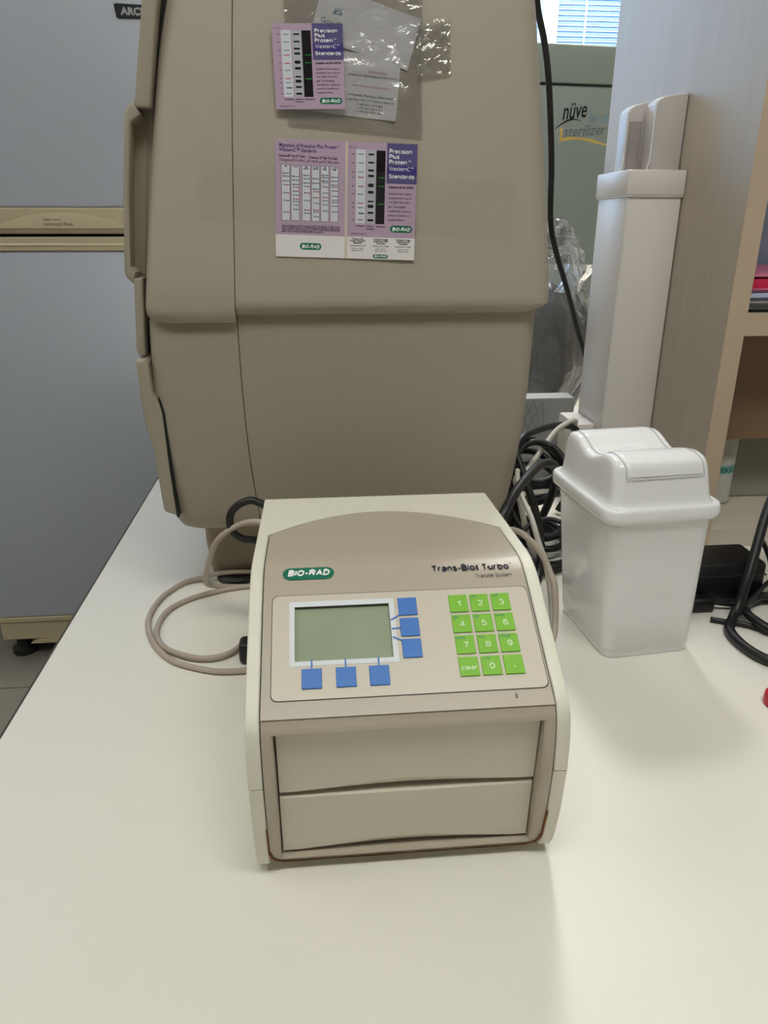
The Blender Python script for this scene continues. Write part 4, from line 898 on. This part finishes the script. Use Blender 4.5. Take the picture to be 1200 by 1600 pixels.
T('arched_cord', 'black cord arching in front of the grey carton', [(.262, .93, .02), (.262, .94, .10), (.2724, .95, .1491), (.3118, 1.0, .151), (.3562, 1.04, .1465), (.3797, 1.045, .1414), (.392, 1.05, .12), (.39, 1.052, .05), (.37, 1.05, .006)], .0052, BLACK)
T('straight_lead', 'pale grey lead running up to the socket on the white column', [(.399, 1.088, .132), (.386, 1.06, .1482), (.3468, 1.02, .1448), (.3126, .98, .1255), (.2752, .93, .1078), (.2621, .92, .1061), (.262, .90, .09), (.275, .88, .03), (.29, .87, .004)], .0040, mat('lead_pale', (196, 190, 178), .45))
T('drooping_lead', 'pale grey lead drooping through the black cables towards the bin', [(.258, .90, .125), (.2549, .885, .1131), (.2564, .865, .0998), (.2567, .82, .0887), (.256, .78, .0719), (.2591, .76, .0561), (.262, .745, .03), (.262, .73, .004), (.255, .70, .0036)], .0034, mat('lead_pale', (196, 190, 178), .45))
T('beige_lead', 'beige lead slanting down beside the waste bin side', [(.190, .72, .06), (.205, .745, .100), (.2193, .75, .1023), (.2334, .74, .0935), (.2453, .73, .0786), (.2513, .718, .0632), (.2530, .705, .0523), (.250, .685, .02), (.240, .668, .006), (.215, .668, .012), (.180, .669, .025), (.150, .668, .035)], .0036, GREYC)
def ring(cx, cy, rx, ry, z, a0, a1, n=12, tilt=0): return [(cx + rx * math.cos(R(a0 + (a1 - a0) * k / n)), cy + ry * math.sin(R(a0 + (a1 - a0) * k / n)), z + tilt * math.sin(R(a0 + (a1 - a0) * k / n)) + .004 * k / n) for k in range(n + 1)]
T('coiled_cord', 'black cord coiled flat on the bench at the bottom of the tangle', ring(.300, .93, .048, .075, .0055, 30, 560, 26), .0050, BLACK)
T('coiled_cord', 'black cord coil propped on edge above the flat coil', ring(.305, .955, .045, .05, .060, -60, 380, 24, tilt=.040), .0046, BLACK)
T('coiled_cord', 'upper black cord coil leaning against the cabinet side', ring(.300, .985, .040, .03, .085, 0, 700, 34, tilt=.030), .0044, BLACK)
T('coiled_cord', 'black cord coil packed inside the flat coil', ring(.303, .935, .034, .055, .017, 80, 620, 26), .0046, BLACK)
T('coiled_cord', 'steep black cord coil standing behind the thick arching cord', ring(.300, .925, .042, .040, .088, 10, 420, 22, tilt=.055), .0050, BLACK)
T('coiled_cord', 'wide black cord coil drooping towards the white column', ring(.318, 1.000, .046, .050, .055, 40, 760, 34, tilt=-.028), .0048, BLACK)
T('coiled_cord', 'small black cord coil on top of the tangle', ring(.296, .955, .032, .036, .118, -40, 330, 20, tilt=.020), .0046, BLACK)
T('thin_cord', 'thin black cord crossing the coils low down', [(.245, .86, .030), (.27, .875, .055), (.30, .885, .060), (.325, .88, .052), (.34, .90, .03), (.345, .93, .005)], .0034, BLACK)
T('steep_cord', 'black cord dropping steeply beside the cabinet corner', [(.255, .95, .165), (.262, .915, .135), (.272, .89, .100), (.282, .875, .065), (.285, .86, .03), (.275, .83, .006), (.262, .80, .0055)], .0052, BLACK)
T('front_cord', 'black cord lying on the bench between the instrument and the bin', [(.20, .69, .006), (.218, .705, .006), (.232, .73, .0062), (.240, .765, .006), (.250, .80, .006), (.270, .83, .0062), (.30, .845, .006), (.325, .86, .006)], .0056, BLACK)
MBp = thing('adapter_plug', 'black plug on the bench between the instrument and the waste bin', 'plug', (.236, .752, 0)); MB().box(.222, .250, .735, .77, .0, .030, bev=.006, seg=3, fn=None).build('shell', BLACKP, MBp, smooth=40)
# right of the bin
pb = thing('power_adapter', 'black power adapter brick lying right of the waste bin', 'adapter', (.47, .775, 0))
MB().box(.412, .525, .745, .805, .001, .052, bev=.005, seg=3).build('body', BLACKP, pb, smooth=40); MB().box(.4115, .5255, .7445, .8055, .036, .0372).build('split_line', mat('dark_grey_line', (52, 52, 54), .4), pb)
MB().box(.522, .527, .765, .790, .015, .034, bev=.001).build('socket', DARK, pb)
pl2 = thing('small_plug', 'small black plug in front of the power adapter', 'plug', (.443, .733, 0)); MB().box(.428, .456, .724, .742, 0, .018, bev=.004, seg=3).build('shell', BLACKP, pl2, smooth=40)
g2 = 'black cords right of the waste bin'
def T2(nm, lab, pts, r): return cable(nm, lab, pts, r, BLACK, g2)
T2('thick_cord', 'thick black cord standing up in a tall loop over the power adapter', [(1.05, .86, .0062), (.90, .84, .0062), (.76, .82, .012), (.68, .81, .06), (.61, .80, .130), (.5625, .79, .1400), (.5356, .775, .1284), (.5195, .76, .1081), (.5040, .742, .0787), (.4868, .722, .0449), (.4760, .712, .018), (.4640, .700, .0068), (.4461, .6746, .0062), (.4442, .6388, .0062), (.4582, .6092, .0062), (.50, .585, .0062), (.58, .585, .0062), (.72, .64, .0062), (.88, .72, .0062), (1.1, .78, .0062)], .0056)
T2('thin_cord', 'thin black cord bowing over the top of the power adapter', [(.494, .738, .006), (.4962, .735, .030), (.5025, .740, .0557), (.5185, .760, .0667), (.5387, .785, .0621), (.553, .785, .0379), (.565, .78, .006), (.60, .77, .0045), (.75, .80, .0034), (1.0, .83, .0034)], .0030)
T2('thin_cord', 'thin black cord end lying forward on the bench by the adapter', [(.4400, .7044, .0036), (.4530, .6980, .0036), (.4700, .690, .0042), (.4829, .680, .0036), (.5000, .664, .0036), (.56, .655, .0036), (.70, .70, .0036), (.95, .76, .0036)], .0032)
T2('thin_cord', 'thin black cord running from the small plug along the bench', [(.455, .733, .010), (.470, .7300, .008), (.4977, .7325, .0040), (.53, .742, .0034), (.569, .755, .0034), (.66, .765, .0034), (.80, .79, .0034), (1.0, .81, .0034)], .0028)
T2('bent_cord', 'black cord bent in a tight hairpin beside the adapter', [(1.05, .80, .0055), (.85, .765, .0055), (.70, .735, .0055), (.60, .728, .006), (.5381, .7336, .012), (.5207, .7370, .012), (.5021, .7300, .0100), (.4833, .7101, .0110), (.4805, .6822, .0118), (.4984, .6605, .0070), (.55, .632, .0055), (.64, .64, .0055), (.80, .70, .0055), (1.05, .76, .0055)], .0050)
T2('loose_cord', 'black cord curving diagonally across the other cords', [(.452, .692, .0034), (.475, .705, .0110), (.498, .722, .0190), (.530, .748, .0225), (.56, .775, .016), (.60, .80, .006), (.70, .84, .0036), (.95, .87, .0036)], .0030)
rc_ = thing('red_stopper', 'red round plastic stopper lying on the bench right of the waste bin', 'stopper', (.4270, .5480, 0))
MB().lathe([(.0135, 0), (.0145, .001), (.0145, .011), (.0135, .0122), (.012, .0124)], (.4270, .5480, 0), 32).build('shell', mat('cap_red', (176, 22, 48), .35), rc_, smooth=40)
MB().lathe([(.0116, .0122), (.0113, .0132), (.008, .0134)], (.4270, .5480, 0), 28).build('top_disc', mat('cap_red_disc', (150, 16, 40), .35), rc_, smooth=40)
